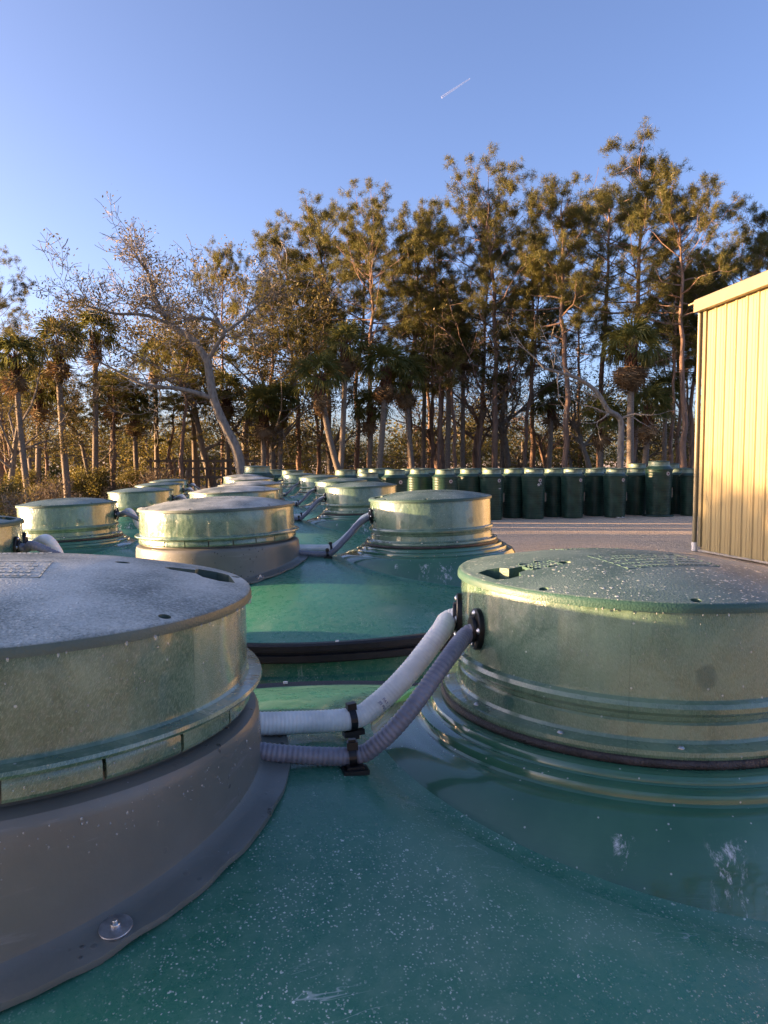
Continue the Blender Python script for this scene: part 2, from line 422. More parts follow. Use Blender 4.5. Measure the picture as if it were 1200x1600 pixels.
def mesh_lid(R, crown, mat):
    prof = [(R * t, crown * (1 - (t / .965) ** 2.2)) for t in (.0001, .1, .2, .3, .4, .5, .6, .7, .8, .87, .92, .945, .965)]
    prof += [(R * .985, -.0005), (R * .995, -.003), (R, -.008), (R, -.014), (R * .968, -.014), (R * .955, -.020), (R * .95, -.048), (R * .5, -.046), (R * .0001, -.044)]
    mb = MB(); mb.lathe(prof, 112, close=True); me = mb.mesh('lid', mat, True, 35)
    o = bpy.data.objects.new('tmp', me); COL.objects.link(o)
    cut = MB(); k = R / .33
    def prism(pts, z0, z1):
        n = len(pts); cut.add([(x, y, z0) for x, y in pts] + [(x, y, z1) for x, y in pts],
            [tuple(reversed(range(n))), tuple(range(n, 2 * n))] + [(i, (i + 1) % n, n + (i + 1) % n, n + i) for i in range(n)])
    key = [(.030, -.046), (.034, .030), (.020, .046), (-.006, .048), (-.014, .026), (-.050, .016), (-.058, .004), (-.050, -.010), (-.018, -.016), (-.012, -.040), (.008, -.052)]
    for a, sgn in ((R_(5), 1), (R_(185), 1)):
        cx, cy = .275 * k * math.cos(a), .275 * k * math.sin(a); c, s = math.cos(a), math.sin(a)
        prism([(cx + (x * c - y * s) * k, cy + (x * s + y * c) * k) for x, y in key], -.032, .08)
    for a, r_, h in ((R_(12), .165, .011), (R_(192), .165, .011), (R_(9), .318, .0075), (R_(-46), .312, .0075), (R_(75), .312, .0075), (R_(134), .312, .0075), (R_(211), .312, .0075), (R_(254), .312, .0075)):
        prism([(r_ * k * math.cos(a) + h * math.cos(t * math.pi / 7), r_ * k * math.sin(a) + h * math.sin(t * math.pi / 7)) for t in range(14)], -.030, .08)
    co = bpy.data.objects.new('tmpc', cut.mesh('cut', None, False)); COL.objects.link(co)
    md = o.modifiers.new('b', 'BOOLEAN'); md.operation = 'DIFFERENCE'; md.object = co; md.solver = 'EXACT'
    bpy.context.view_layer.update(); dg = bpy.context.evaluated_depsgraph_get()
    res = bpy.data.meshes.new_from_object(o.evaluated_get(dg)); res.name = 'lid'
    bpy.data.objects.remove(o); bpy.data.objects.remove(co)
    res.set_sharp_from_angle(angle=R_(35))
    res.materials.clear(); res.materials.append(mat)
    res.polygons.foreach_set('material_index', [0] * len(res.polygons))
    return res
def lid_z(R, crown, r): t = r / R; return crown * (1 - (t / .965) ** 2.2)
def mesh_panel(R, crown, mat):
    """raised cast lettering panels of the lid: frame lines and rows of worn letters, too fine to read"""
    mb = MB()
    def bar(x0, y0, x1, y1, h=.0016):
        n = max(1, int(max(x1 - x0, y1 - y0) / .02)); al = (x1 - x0) > (y1 - y0)
        for i in range(n):
            a0, a1 = i / n, (i + 1) / n
            X0, X1 = (x0 + (x1 - x0) * a0, x0 + (x1 - x0) * a1) if al else (x0, x1)
            Y0, Y1 = (y0, y1) if al else (y0 + (y1 - y0) * a0, y0 + (y1 - y0) * a1)
            z = lid_z(R, crown, math.hypot((X0 + X1) / 2, (Y0 + Y1) / 2)); mb.box((X0, Y0, z - .004), (X1, Y1, z + h * .26))
    rd = random.Random(5)
    for cx, cy, w, h, rows in ((.0, -.06, .17, .12, 5), (-.185, -.02, .055, .05, 3), (.0, .15, .12, .06, 2)):
        for y in (cy - h / 2, cy + h / 2): bar(cx - w / 2, y - .001, cx + w / 2, y + .001)
        for x in (cx - w / 2, cx + w / 2): bar(x - .001, cy - h / 2, x + .001, cy + h / 2)
        for i in range(rows):
            y = cy + h / 2 - (i + .75) * h / (rows + .3); x = cx - w * .42
            while x < cx + w * .42:
                l = rd.uniform(.003, .007)
                if rd.random() < .86: bar(x, y - h / rows * .2, x + l, y + h / rows * .2, .0012)
                x += l + .0025
    return mb.mesh('cast_lettering', mat, False)

def mesh_riser_a():
    z = -.012
    prof = [(.335, z), (.3535, z), (.3545, z - .004), (.356, -.065), (.357, -.117), (.360, -.120), (.3675, -.1205), (.3775, -.122), (.379, -.126), (.3775, -.1295), (.366, -.131), (.3585, -.133), (.3585, -.136), (.335, -.136)]
    mb = MB(); mb.lathe(prof, 160); return mb.mesh('riser', RISA, True, 25)
def mesh_tab(wd):
    mb = MB(); prof = [(.3545, -.136), (.3595, -.136), (.362, -.141), (.3625, -.156), (.3605, -.160), (.3560, -.160)]
    mb.lathe(prof, 8, 0, wd, close=True); return mb.mesh('skirt_tab', RISA, True, 25)
def mesh_riser_b():
    z = -.012
    prof = [(.28, z), (.2935, z), (.2945, z - .004), (.2950, -.130), (.2960, -.137), (.3025, -.141), (.3055, -.147), (.3045, -.154), (.2980, -.160), (.2965, -.166), (.2940, -.169), (.2970, -.172), (.2980, -.182), (.2990, -.192), (.302, -.1965), (.318, -.199), (.3225, -.201), (.3235, -.207), (.322, -.2115), (.28, -.2115)]
    mb = MB(); mb.lathe(prof, 160); return mb.mesh('riser', RISB, True, 25)
def mesh_gasket():
    mb = MB(); mb.lathe([(.30, -.2118), (.3245, -.2118), (.3275, -.215), (.328, -.219), (.3255, -.223), (.30, -.223)], 128); return mb.mesh('gasket', GSK, True, 50)
PEDP = [(.28, -.2235), (.336, -.2235), (.3435, -.226), (.347, -.231), (.3475, -.235), (.3505, -.2375), (.362, -.2385), (.3675, -.2410), (.3690, -.245), (.3695, -.2515), (.373, -.2545), (.388, -.2560), (.395, -.2580), (.4045, -.271), (.410, -.279), (.418, -.290), (.428, -.300)]
def mesh_ped(u0):
    prof = PEDP[:13] + [(.4000, 0), (.4070, 0), (.4150, 0), (.4230, 0), (.4320, 0), (.4390, 0), (.4460, 0), (.4520, 0), (.4600, 0), (.4700, 0), (.4830, 0), (.4990, 0)]
    def zf(i, r, z, x, y):
        d = dome_z(u0 + x, y) - LZ
        if i < 13: return z
        t = (r - .395) / (.452 - .395); top = -.2580; end = min(d + .009, top - .008)
        if t < 1: zz = top + (end - top) * (.40 * t + .60 * t ** 1.7)   # convex band
        else: zz = d + .009 * max(0, 1 - (r - .452) / .040) ** 2 - (.0035 if r > .495 else 0)
        return zz
    mb = MB(); mb.lathe(prof, 160, zf=zf); me = mb.mesh('pedestal', PED, True, 28); me.materials.append(GEL); k = len(prof) - 1
    me.polygons.foreach_set('material_index', [1 if (i % k) >= k - 4 else 0 for i in range(len(me.polygons))]); return me
def mesh_adapter(u0):
    prof = [(.33, -.126), (.343, -.126), (.3445, -.158), (.3455, -.1660), (.348, -.1685), (.362, -.170), (.3700, -.1735), (.3740, -.180), (.3755, -.189), (.3765, -.200), (.3775, -.212), (.3785, 90), (.3800, 91), (.385, 92), (.398, 93), (.412, 94), (.4215, 95), (.422, 96), (.4215, 97), (.39, 98)]
    offs = {90: .028, 91: .019, 92: .015, 93: .0125, 94: .0115, 95: .0105, 96: .007, 97: .003, 98: .003}
    rd = random.Random(2)
    def zf(i, r, z, x, y):
        if z < 50: return z
        a = math.atan2(y, x); wob = .0016 * math.sin(a * 23) + .0012 * math.sin(a * 41 + 1)
        d = dome_z(u0 + x, y) - LZ
        zz = d + offs[int(z)] + (wob if z >= 95 else 0)
        return min(zz, -.214) if z == 90 else zz
    mb = MB(); mb.lathe(prof, 176, zf=zf); return mb.mesh('adapter', BLK, True, 30)

def bez(pts, n):
    """smooth curve through points (Catmull-Rom)"""
    P = [Vector(p) for p in pts]; P = [P[0] * 2 - P[1]] + P + [P[-1] * 2 - P[-2]]; out = []
    for i in range(1, len(P) - 2):
        for k in range(n):
            t = k / n; a, b, c, d = P[i - 1], P[i], P[i + 1], P[i + 2]
            out.append(.5 * ((2 * b) + (c - a) * t + (2 * a - 5 * b + 4 * c - d) * t * t + (3 * b - a - 3 * c + d) * t ** 3))
    out.append(P[-2]); return out
def resample(pts, step):
    out = [pts[0]]; acc = 0
    for a, b in zip(pts, pts[1:]):
        L = (b - a).length; d = step - acc
        while d <= L: out.append(a + (b - a) * (d / L)); d += step
        acc = (acc + L) % step if L else acc
        acc = L - (d - step)
    return out
def mesh_hose(path, rad, mat, pitch=.0075, depth=.045, n=20):
    pts = resample(bez(path, 40), pitch / 4); rads = [rad * (1 + depth * (math.cos(i * math.pi / 2) > .5) - depth * (math.cos(i * math.pi / 2) < -.5)) for i in range(len(pts))]
    rads = [rad * (1 + depth * math.cos(i * math.pi / 2)) for i in range(len(pts))]
    mb = MB(); mb.tube(pts, rads, n); return mb.mesh('hose', mat, True, 80), pts
def frame(o, x, z=Vector((0, 0, 1))):
    x = Vector(x).normalized(); y = Vector(z).cross(x).normalized(); z = x.cross(y)
    return Matrix(((x.x, y.x, z.x, o[0]), (x.y, y.y, z.y, o[1]), (x.z, y.z, z.z, o[2]), (0, 0, 0, 1)))
def mesh_port():
    """oval black flange with two ears, its axis along +x"""
    mb = MB(); n = 28; rim = []
    for j in range(n):
        a = 2 * math.pi * j / n; r = .0215 + .0135 * abs(math.sin(a)) ** 3
        rim.append((r * math.cos(a), r * math.sin(a) * .98))
    for k, (x0, x1, s) in enumerate(((-.003, .007, 1.0), (.007, .013, .62))):
        vs = [(x0, y * s, z * s) for y, z in rim] + [(x1 - .0015, y * s, z * s) for y, z in rim] + [(x1, y * s * .94, z * s * .94) for y, z in rim]
        fs = [tuple(range(2 * n, 3 * n))] + [(b * n + j, b * n + (j + 1) % n, (b + 1) * n + (j + 1) % n, (b + 1) * n + j) for b in range(2) for j in range(n)]
        mb.add(vs, fs)
    return mb.mesh('hose_port', TIE, True, 35)
def mesh_bolt(r=.0042, h=.0035):
    mb = MB(); mb.lathe([(r * 1.25, 0), (r * 1.25, h * .25), (r, h * .45), (r * .8, h * .85), (r * .35, h), (.00001, h)], 12); return mb.mesh('bolt', STEEL, True, 50)
def mesh_washer():
    mb = MB(); mb.lathe([(.0165, -.002), (.0172, .0008), (.0168, .0016), (.005, .0018), (.00001, .0018)], 28); return mb.mesh('washer', ZINC, True, 40)
def mesh_stud():
    mb = MB(); mb.lathe([(.0055, .0015), (.0055, .005), (.0048, .006), (.003, .006), (.003, .009), (.0024, .0098), (.00001, .0098)], 10); return mb.mesh('bolt', STEEL, True, 50)
def strap(mb, o, t, rad, wd=.0055, th=.0018):
    """flat strap round a hose at o with tangent t"""
    t = Vector(t).normalized(); a = t.cross(Vector((0, 0, 1))).normalized(); b = a.cross(t); n = 22; vs = []
    for j in range(n):
        an = 2 * math.pi * j / n; d = a * math.cos(an) + b * math.sin(an)
        for r, w in ((rad, -wd), (rad + th, -wd), (rad + th, wd), (rad, wd)): vs.append(o + d * r + t * w)
    mb.add(vs, [(j * 4 + i, ((j + 1) % n) * 4 + i, ((j + 1) % n) * 4 + (i + 1) % 4, j * 4 + (i + 1) % 4) for j in range(n) for i in range(4)])
def mesh_drops(pts, name='water_drops'):
    mb = MB()
    for p, nrm, r, sag in pts:
        nrm = Vector(nrm).normalized(); a = nrm.orthogonal().normalized(); b = nrm.cross(a); vs = []; p = Vector(p)
        for k, (rr, hh) in enumerate(((1, 0), (.8, .45), (.4, .7))):
            for j in range(7):
                an = 2 * math.pi * j / 7; q = p + (a * math.cos(an) + b * math.sin(an)) * r * rr + nrm * r * hh
                vs.append(q + Vector((0, 0, -sag * r * (1 if (a * math.cos(an) + b * math.sin(an)).z < 0 else 0))))
        vs.append(p + nrm * r * .78)
        mb.add(vs, [(k * 7 + j, k * 7 + (j + 1) % 7, (k + 1) * 7 + (j + 1) % 7, (k + 1) * 7 + j) for k in range(2) for j in range(7)] + [(14 + j, 14 + (j + 1) % 7, 21) for j in range(7)])
    return mb.mesh(name, WATER, True, 80)

SHELL = {}
for w_ in (True, False):
    MODE['wide'] = w_; SHELL[w_] = (mesh_dome(), mesh_flange(), mesh_body())
CA, CB = .038, .031
M_LIDA = mesh_lid(RA, CA, LIDA); M_LIDB = mesh_lid(RB, CB, LIDB)
M_RA = mesh_riser_a(); M_RB = mesh_riser_b(); M_GSK = mesh_gasket(); M_PORT = mesh_port(); M_BOLT = mesh_bolt(); M_WASH = mesh_washer(); M_STUD = mesh_stud()
M_PANA = mesh_panel(RA, CA, LIDA); M_PANB = mesh_panel(RB, CB, LIDB)
NT = 22; M_TAB = mesh_tab(2 * math.pi / NT - .012)
PORT_W, PORT_G = R_(161), R_(184)   # where the hose ports sit on the narrow riser

def make_tank(mirror=False, drops=False, shift=0.0):
    s = -1 if mirror else 1
    root = empty('treatment_tank'); MODE['wide'] = not mirror; FZ = rim_z(); M_DOME, M_FLG, M_BODY = SHELL[not mirror]
    uA, uB = s * UA, s * UB + shift
    link('dome', M_DOME, root); link('rim_flange', M_FLG, root); link('tank_body', M_BODY, root)
    cap = MB(); cap.box((-.006, -.004, 0), (.006, .004, .006))
    capm = bpy.data.meshes.get('rim_clip') or cap.mesh('rim_clip', WHT, False)
    for i in range(14):
        a = 2 * math.pi * (i + .37) / 14; x, y = outline(a); link('rim_clip', capm, root, (x * 1.012, y * 1.02, FZ + .005))
    # --- adapter with its riser
    ad = None if mirror else link('adapter', mesh_adapter(uA), root, (uA, 0, LZ))
    for i in () if mirror else (0, 2, 3, 4, 5, 6, 7):
        a = R_(-62 + 45 * i); x, y = .402 * math.cos(a), .402 * math.sin(a)
        e = 1e-3; dx = (dome_z(uA + x + e, y) - dome_z(uA + x - e, y)) / (2 * e); dy = (dome_z(uA + x, y + e) - dome_z(uA + x, y - e)) / (2 * e)
        nrm = Vector((-dx, -dy, 1)).normalized()
        M = frame((x, y, dome_z(uA + x, y) - LZ + .0135), nrm) @ Matrix.Rotation(R_(90), 4, 'Y')
        link('washer', M_WASH, ad, M=M); link('bolt', M_STUD, ad, M=M)
    if not mirror:
        ri = link('riser', M_RA, root, (uA, 0, LZ))
        for i in range(NT): link('skirt_tab', M_TAB, ri, M=Matrix.Rotation(2 * math.pi * (i + .3) / NT, 4, 'Z'))
        ld = link('lid', M_LIDA, root, (uA, 0, LZ)); tag(link('cast_lettering', M_PANA, ld), kind='stuff')
    else:      # the hoses of this kind go straight into low sockets on the dome
        for (x, y) in ((-.137, .05), (-.13, -.03)):
            link('hose_port', M_PORT, root, M=frame((-x + shift, y, dome_z(-x + shift, y) + .002), (0, 0, 1), (1, 0, 0)))
    # --- pedestal with the narrow riser
    link('pedestal', mesh_ped(uB), root, (uB, 0, LZ)); link('gasket', M_GSK, root, (uB, 0, LZ))
    rb = link('riser', M_RB, root, (uB, 0, LZ))
    for i in range(12):
        a = 2 * math.pi * (i + .33) / 12; link('bolt', M_BOLT, rb, (.312 * math.cos(a), .312 * math.sin(a), -.1985))
    ld = link('lid', M_LIDB, root, (uB, 0, LZ)); tag(link('cast_lettering', M_PANB, ld), kind='stuff')
    # --- hose ports and hoses (drawn for the unmirrored tank, x flipped for the other)
    fx = lambda p: Vector((p[0] * s + shift, p[1], p[2]))
    for a, zz, ps in ((PORT_W, -.088, 1.25), (PORT_G, -.084, 1.0)):
        d = Vector((math.cos(a) * s, math.sin(a), 0)); o = Vector((uB, 0, LZ + zz)) + d * .2965
        po = link('hose_port', M_PORT, root, M=frame(o, d) @ Matrix.Diagonal((1, ps, ps, 1)))
        for y, z in ((0, .026), (0, -.026), (.017, 0), (-.017, 0)): link('bolt', M_BOLT, po, M=Matrix.Translation((.0068, y, z)) @ Matrix.Rotation(R_(90), 4, 'Y'))
    def P(a, zz, k): d = Vector((math.cos(a), math.sin(a), 0)); return Vector((UB, 0, LZ + zz)) + d * k
    zc = LZ - .256
    if not mirror:
        pw = [(-.150, .012, zc + .032), (-.09, .014, zc + .028), (.016, .022, zc + .0240), (.060, .028, zc + .042), (.1176, .038, zc + .088), (.180, .060, zc + .148), P(PORT_W, -.096, .318), P(PORT_W, -.088, .296)]
        pg = [(-.165, -.064, zc + .022), (-.10, -.078, zc + .013), (-.007, -.093, zc + .0085), (.028, -.102, zc + .027), (.071, -.106, zc + .070), (.141, -.078, zc + .138), P(PORT_G, -.094, .318), P(PORT_G, -.084, .296)]
    else:
        pw = [(UA + .375, .05, zc - .03), (UA + .385, .05, zc + .03), (-.07, .045, zc + .062), (.03, .03, zc + .050), (.085, .015, zc + .09), (.105, .01, zc + .15), (.135, .012, zc + .188), P(PORT_W, -.094, .325), P(PORT_W, -.091, .30)]
        pg = [(UA + .382, -.03, zc - .03), (UA + .40, -.033, zc + .05), (UA + .50, -.045, zc + .085), (.02, -.060, zc + .105), (.09, -.070, zc + .150), (.150, -.072, zc + .180), P(PORT_G, -.088, .330), P(PORT_G, -.084, .30)]
    pw = [fx(p) for p in pw]; pg = [fx(p) for p in pg]
    mw, ptw = mesh_hose(pw, .0180, HW, .0062, .022); mg, ptg = mesh_hose(pg, .0132, HG, .0074, .05)
    hw = link('white_hose', mw, root); hg = link('grey_hose', mg, root)
    if not mirror:
        def near(pts, x): return min(range(len(pts)), key=lambda i: abs(pts[i].x - x))
        tie = MB(); i = near(ptw, .016); t = ptw[i + 3] - ptw[i - 3]; strap(tie, ptw[i], t, .0187)
        Mt = frame(ptw[i], t); tie.box((-.007, -.010, .0165), (.008, .002, .0275), Mt); tie.box((-.016, -.012, -.026), (.018, .004, -.0175), Mt); tie.box((-.008, -.013, -.031), (.008, .010, -.0255), Mt)
        link('cable_tie', tie.mesh('cable_tie', TIE, False), hw)
        tie = MB(); i = near(ptg, -.007); t = ptg[i + 3] - ptg[i - 3]; strap(tie, ptg[i], t, .0140)
        Mt = frame(ptg[i], t); tie.box((-.0075, -.011, .012), (.0085, .001, .0235), Mt); tie.box((-.005, -.009, .0235), (.006, -.001, .027), Mt)
        zb = dome_z(ptg[i].x, ptg[i].y); tie.box((ptg[i].x - .019, ptg[i].y - .027, zb - .002), (ptg[i].x + .019, ptg[i].y - .003, zb + .0045)); tie.box((ptg[i].x - .013, ptg[i].y - .022, zb + .0045), (ptg[i].x + .013, ptg[i].y - .006, zb + .0085))
        link('cable_tie', tie.mesh('cable_tie', TIE, False), hg)
    if drops:
        rd = random.Random(11)
        def dr(n, rad, z0, z1, a0, a1, rlo=.0012, rhi=.0030, sag=.8):
            out = []
            for _ in range(n):
                a = rd.uniform(a0, a1); z = rd.uniform(z0, z1); c, s_ = math.cos(a), math.sin(a)
                out.append(((rad * c, rad * s_, z), (c, s_, 0), .62 * rd.uniform(rlo, rhi) * rd.choice((.6, .8, 1)), sag))
            return out
        pts = dr(260, .3562, -.11, -.02, R_(-110), R_(40), .0008, .0020) + dr(26, RA, -.0155, -.0120, R_(-110), R_(20), .0018, .0036, 1.2) + dr(140, .3630, -.158, -.136, R_(-110), R_(30), .0008, .0020)
        tag(link('water_drops', mesh_drops(pts), ri), kind='stuff')
        pts = dr(260, .3768, -.225, -.185, R_(-110), R_(30), .0008, .0026, .6) + dr(60, .3455, -.166, -.14, R_(-110), R_(30), .0008, .0016)
        tag(link('water_drops', mesh_drops(pts), ad), kind='stuff')
        pts = dr(170, .2951, -.09, -.02, R_(150), R_(330), .0007, .0016) + dr(14, RB, -.0155, -.012, R_(180), R_(300), .0014, .0026, 1.2)
        tag(link('water_drops', mesh_drops(pts), rb), kind='stuff')
        # printed mark on the white hose
        i = min(range(len(ptw)), key=lambda q: abs(ptw[q].x - .064)); t = (ptw[i + 3] - ptw[i - 3]).normalized()
        side = Vector((-.05, -1, .25)); side = (side - t * side.dot(t)).normalized(); up = t.cross(side)
        mb = MB()
        for li, (txt, off) in enumerate((('JIS PVC', -.002), ('PAT. 7', .006))):
            cu = bpy.data.curves.new('t', 'FONT'); cu.body = txt; cu.size = .0068; to = bpy.data.objects.new('t', cu); COL.objects.link(to)
            bpy.context.view_layer.update(); me = to.to_mesh(); co = [v.co.copy() for v in me.vertices]; fc = [tuple(p.vertices) for p in me.polygons]
            to.to_mesh_clear(); bpy.data.objects.remove(to)
            vs = []
            for c_ in co:   # text runs round the hose, downwards
                an = -(c_.x - .004) / .0185; d = side * math.cos(an) + up * math.sin(an) * -1
                if up.z < 0: d = side * math.cos(an) + up * math.sin(an)
                d = side * math.cos(an) + Vector((up.x, up.y, up.z)) * (math.sin(an) if up.z > 0 else -math.sin(an))
                vs.append(ptw[i] + t * (off + c_.y) + d * .01865)
            mb.add(vs, fc)
        link('printed_mark', mb.mesh('printed_mark', INK, False), hw)
    return root

def place(root, lidmid, rot, tilt):
    Rm = Matrix.Rotation(-tilt, 4, 'Y') @ Matrix.Rotation(R_(rot), 4, 'Z')
    base = Vector(lidmid) - (Rm.to_3x3() @ Vector((0, 0, LZ)))
    root.matrix_basis = Matrix.Translation(base) @ Rm

GT = 'green tanks in two interlocking rows'
near_tank = make_tank(False, True)
tag(near_tank, 'nearest green tank, its dome, two lids and hoses filling the foreground', 'tank', GT)
place(near_tank, (-.060, 1.200, CAM_Z - .186), 15.8, -.016)
proto = make_tank(False, False)
spec = [((-.28, 3.70, .190), .032, 'second green tank from the camera, dark grey collar left, white scuffs right'),
        ((-.70, 6.28, .219), .034, 'third green tank in the right hand row, lid just behind the second tank'),
        ((-1.00, 8.75, .243), .034, 'fourth green tank in the right hand row, narrow lid half hidden behind the third'),
        ((-1.47, 11.35, .250), .030, 'fifth green tank in the right hand row, thin white hose at its riser'),
        ((-2.10, 14.3, .268), .030, 'farthest green tank of the right hand row, below the grey leaning tree')]
for i, ((x, y, h), tl, lab) in enumerate(spec):
    t = proto if i == 0 else copy_tree(proto)
    place(t, (x, y, CAM_Z - h), 9 if i < 3 else 7, tl); tag(t, lab, 'tank', GT)
protoc = make_tank(True, False, .25); edge_tank = make_tank(True, False, .90)
cspec = [((-1.468, 2.42, .200), 'green tank cut by the left picture edge, only riser and grey hose visible'),
         ((-2.02, 4.90, .267), 'green tank with narrow riser at far left and hoses dropping to the right'),
         ((-2.31, 7.30, .281), 'second green tank of the left row, white hose curling off its riser'),
         ((-2.86, 9.80, .300), 'third green tank of the left row, partly hidden behind the second'),
         ((-3.44, 12.3, .318), 'farthest green tank of the left row, nearest to the wood')]
for i, ((x, y, h), lab) in enumerate(cspec):
    t = edge_tank if i == 0 else protoc if i == 1 else copy_tree(protoc); rot = 7; off = .512 - (.90 if i == 0 else .25)
    place(t, (x + off * math.cos(R_(rot)), y + off * math.sin(R_(rot)), CAM_Z - h + off * .036), rot, .036); tag(t, lab, 'tank', GT)

# ------------------------------------------------------------------ metal building on the right
CREAM = m_simple('cream_painted_steel', (.32, .255, .13), .38, .04, .7, 0)
TRIM = m_simple('tan_trim', (.20, .172, .098), .4, .05, 2)
C0 = Vector((7.33, 17.8, 0)); dv = Vector((.2236, -.9747, 0)); ev = Vector((.9747, .2236, 0)); HE = 5.60; SL = .050
MBLD = Matrix(((dv.x, ev.x, 0, C0.x), (dv.y, ev.y, 0, C0.y), (0, 0, 1, 0), (0, 0, 0, 1)))   # local x along the gable wall, y into the building
bld = empty('metal_building'); bld.matrix_basis = MBLD
tag(bld, 'cream ribbed metal building with tan trim at the right edge', 'building')
WL = 16.0; top = lambda x: HE + SL * min(x, WL - x)
prof = [(0, 0), (.10, 0), (.112, -.010), (.125, -.010), (.137, 0), (.20, 0), (.212, -.010), (.225, -.010), (.237, 0), (.262, 0), (.285, -.032), (.320, -.032), (.343, 0), (.343, 0)]
def mesh_wall_panel(x0, n, k):
    mb = MB(); vs = []; P = []
    for i in range(n):
        for a, b in prof[:-1]: P.append((i * .343 + a, b))
    P.append((n * .343, 0))
    for a, b in P: vs += [(a, b, .05), (a, b, top(x0 + a) - .02)]
    mb.add(vs, [(2 * i, 2 * i + 2, 2 * i + 3, 2 * i + 1) for i in range(len(P) - 1)]); return mb.mesh('wall_panel', CREAM, False)
x = .09
while x < WL - 1.1:
    link('wall_panel', mesh_wall_panel(x, 3, 0), bld, (x, 0, 0)); x += 3 * .343
mb = MB(); mb.add([(0, .03, 0), (WL, .03, 0), (WL, .03, HE), (WL / 2, .03, top(WL / 2)), (0, .03, HE)], [(4, 3, 2, 1, 0)]); mb.box((0, .03, 0), (.05, 18, HE)); mb.box((0, 17.95, 0), (WL, 18, HE)); mb.box((WL - .05, .03, 0), (WL, 18, HE))
link('wall_core', mb.mesh('wall_core', TRIM, False), bld)
mb = MB(); mb.box((-.03, .0, 0), (WL, .06, .045)); link('base_curb', mb.mesh('base_curb', m_simple('concrete', (.36, .33, .29), .9, .2, 6, .3), False), bld)
mb = MB()
for sgn in (0, 1):
    xa, xb = (-.42, WL / 2) if sgn == 0 else (WL + .42, WL / 2)
    za, zb = HE + SL * (-.42 if sgn == 0 else -.42) + .02, top(WL / 2) + .02
    y0, y1 = -.16, 18.2
    mb.add([(xa, y0, za + .13), (xb, y0, zb + .13), (xb, y1, zb + .13), (xa, y1, za + .13), (xa, y0, za + .10), (xb, y0, zb + .10), (xb, y1, zb + .10), (xa, y1, za + .10)], [(0, 1, 2, 3), (7, 6, 5, 4), (0, 4, 5, 1), (0, 3, 7, 4), (1, 5, 6, 2), (2, 6, 7, 3)])
link('roof', mb.mesh('roof', CREAM, False), bld)
mb = MB()   # boxed rake trim
P2 = [(-.20, -.10), (-.20, .16), (-.17, .19), (-.02, .19), (-.02, -.06), (-.075, -.10)]
vs = []
for xx in (-.16, WL / 2): vs += [(xx, a, HE + SL * xx + b) for a, b in P2]
mb.add(vs, [(i, (i + 1) % 6, 6 + (i + 1) % 6, 6 + i) for i in range(6)] + [tuple(range(6)), tuple(reversed(range(6, 12)))])
link('rake_trim', mb.mesh('rake_trim', TRIM, False), bld)
mb = MB(); mb.box((-.012, -.045, .12), (.088, .02, HE - .06)); mb.box((-.035, -.012, .12), (-.012, .10, HE - .06)); link('corner_trim', mb.mesh('corner_trim', TRIM, False), bld)
mb = MB()   # downspout with rounded corners
sec = [(-.155 + .05 * math.cos(t) * (1 if abs(math.cos(t)) > .5 else 1), -.02 + .055 * math.sin(t)) for t in [i * math.pi / 8 for i in range(16)]]
vs = []
for z in (.16, HE - .10): vs += [(a, b, z) for a, b in sec]
mb.add(vs, [(i, (i + 1) % 16, 16 + (i + 1) % 16, 16 + i) for i in range(16)])
ds = link('downspout', mb.mesh('downspout', TRIM, True, 50), bld)
mb = MB(); mb.lathe([(.064, .0), (.066, .02), (.066, .19), (.063, .20), (.052, .20)], 18); link('pipe_collar', mb.mesh('pipe_collar', WHT), ds, (-.155, -.02, .0))

# ------------------------------------------------------------------ upright tanks in the yard behind
DRM = m_simple('dark_green_tank_plastic', (.016, .056, .040), .36, .35, 3, .05)
NECK = m_simple('pale_green_neck', (.17, .25, .19), .4, .3, 6, .1)
STK = m_simple('white_sticker', (.62, .58, .54), .5, .1, 10); STR = m_simple('dark_emblem', (.12, .03, .03), .5, .1, 10)
SCUFF = m_simple('white_scuff', (.55, .57, .56), .7, .3, 20)
def mesh_drum():
    prof = [(.001, 0), (.36, 0), (.375, .02), (.378, .06)]
    for i in range(16):
        z = .10 + i * .088; r = .382 + .043 * i / 15; prof += [(r, z), (r + .001, z + .058), (r + .010, z + .064), (r + .010, z + .080), (r + .001, z + .085)]
    prof += [(.435, 1.515), (.452, 1.52), (.455, 1.545), (.445, 1.555), (.40, 1.585), (.37, 1.61), (.352, 1.64)]
    mb = MB(); mb.lathe(prof, 40); return mb.mesh('drum_body', DRM, True, 35)
def mesh_neck():
    mb = MB(); mb.lathe([(.350, 1.635), (.335, 1.65), (.33, 1.675), (.338, 1.682), (.338, 1.695), (.328, 1.70), (.326, 1.775), (.335, 1.78)], 40); return mb.mesh('neck', NECK, True, 35)
def mesh_dlid():
    mb = MB(); mb.lathe([(.345, 1.778), (.348, 1.785), (.346, 1.80), (.335, 1.806), (.2, 1.815), (.0001, 1.82)], 40); return mb.mesh('lid', LIDB, True, 35)
M_DRM, M_NCK, M_DLD = mesh_drum(), mesh_neck(), mesh_dlid()
mb = MB(); mb.lathe([(.0001, .004), (.062, .004), (.064, .0), (.064, -.02)], 20); M_STK = mb.mesh('sticker', STK)
mb = MB(); mb.lathe([(.0001, .0062), (.030, .0062), (.031, .004)], 14); mb.lathe([(.050, .0055), (.055, .0055)], 20); M_STE = mb.mesh('emblem', STR)
mb = MB(); mb.box((-.03, -.10, -.16), (.03, .10, .16)); M_HNG = mb.mesh('side_bracket', BLK, False)
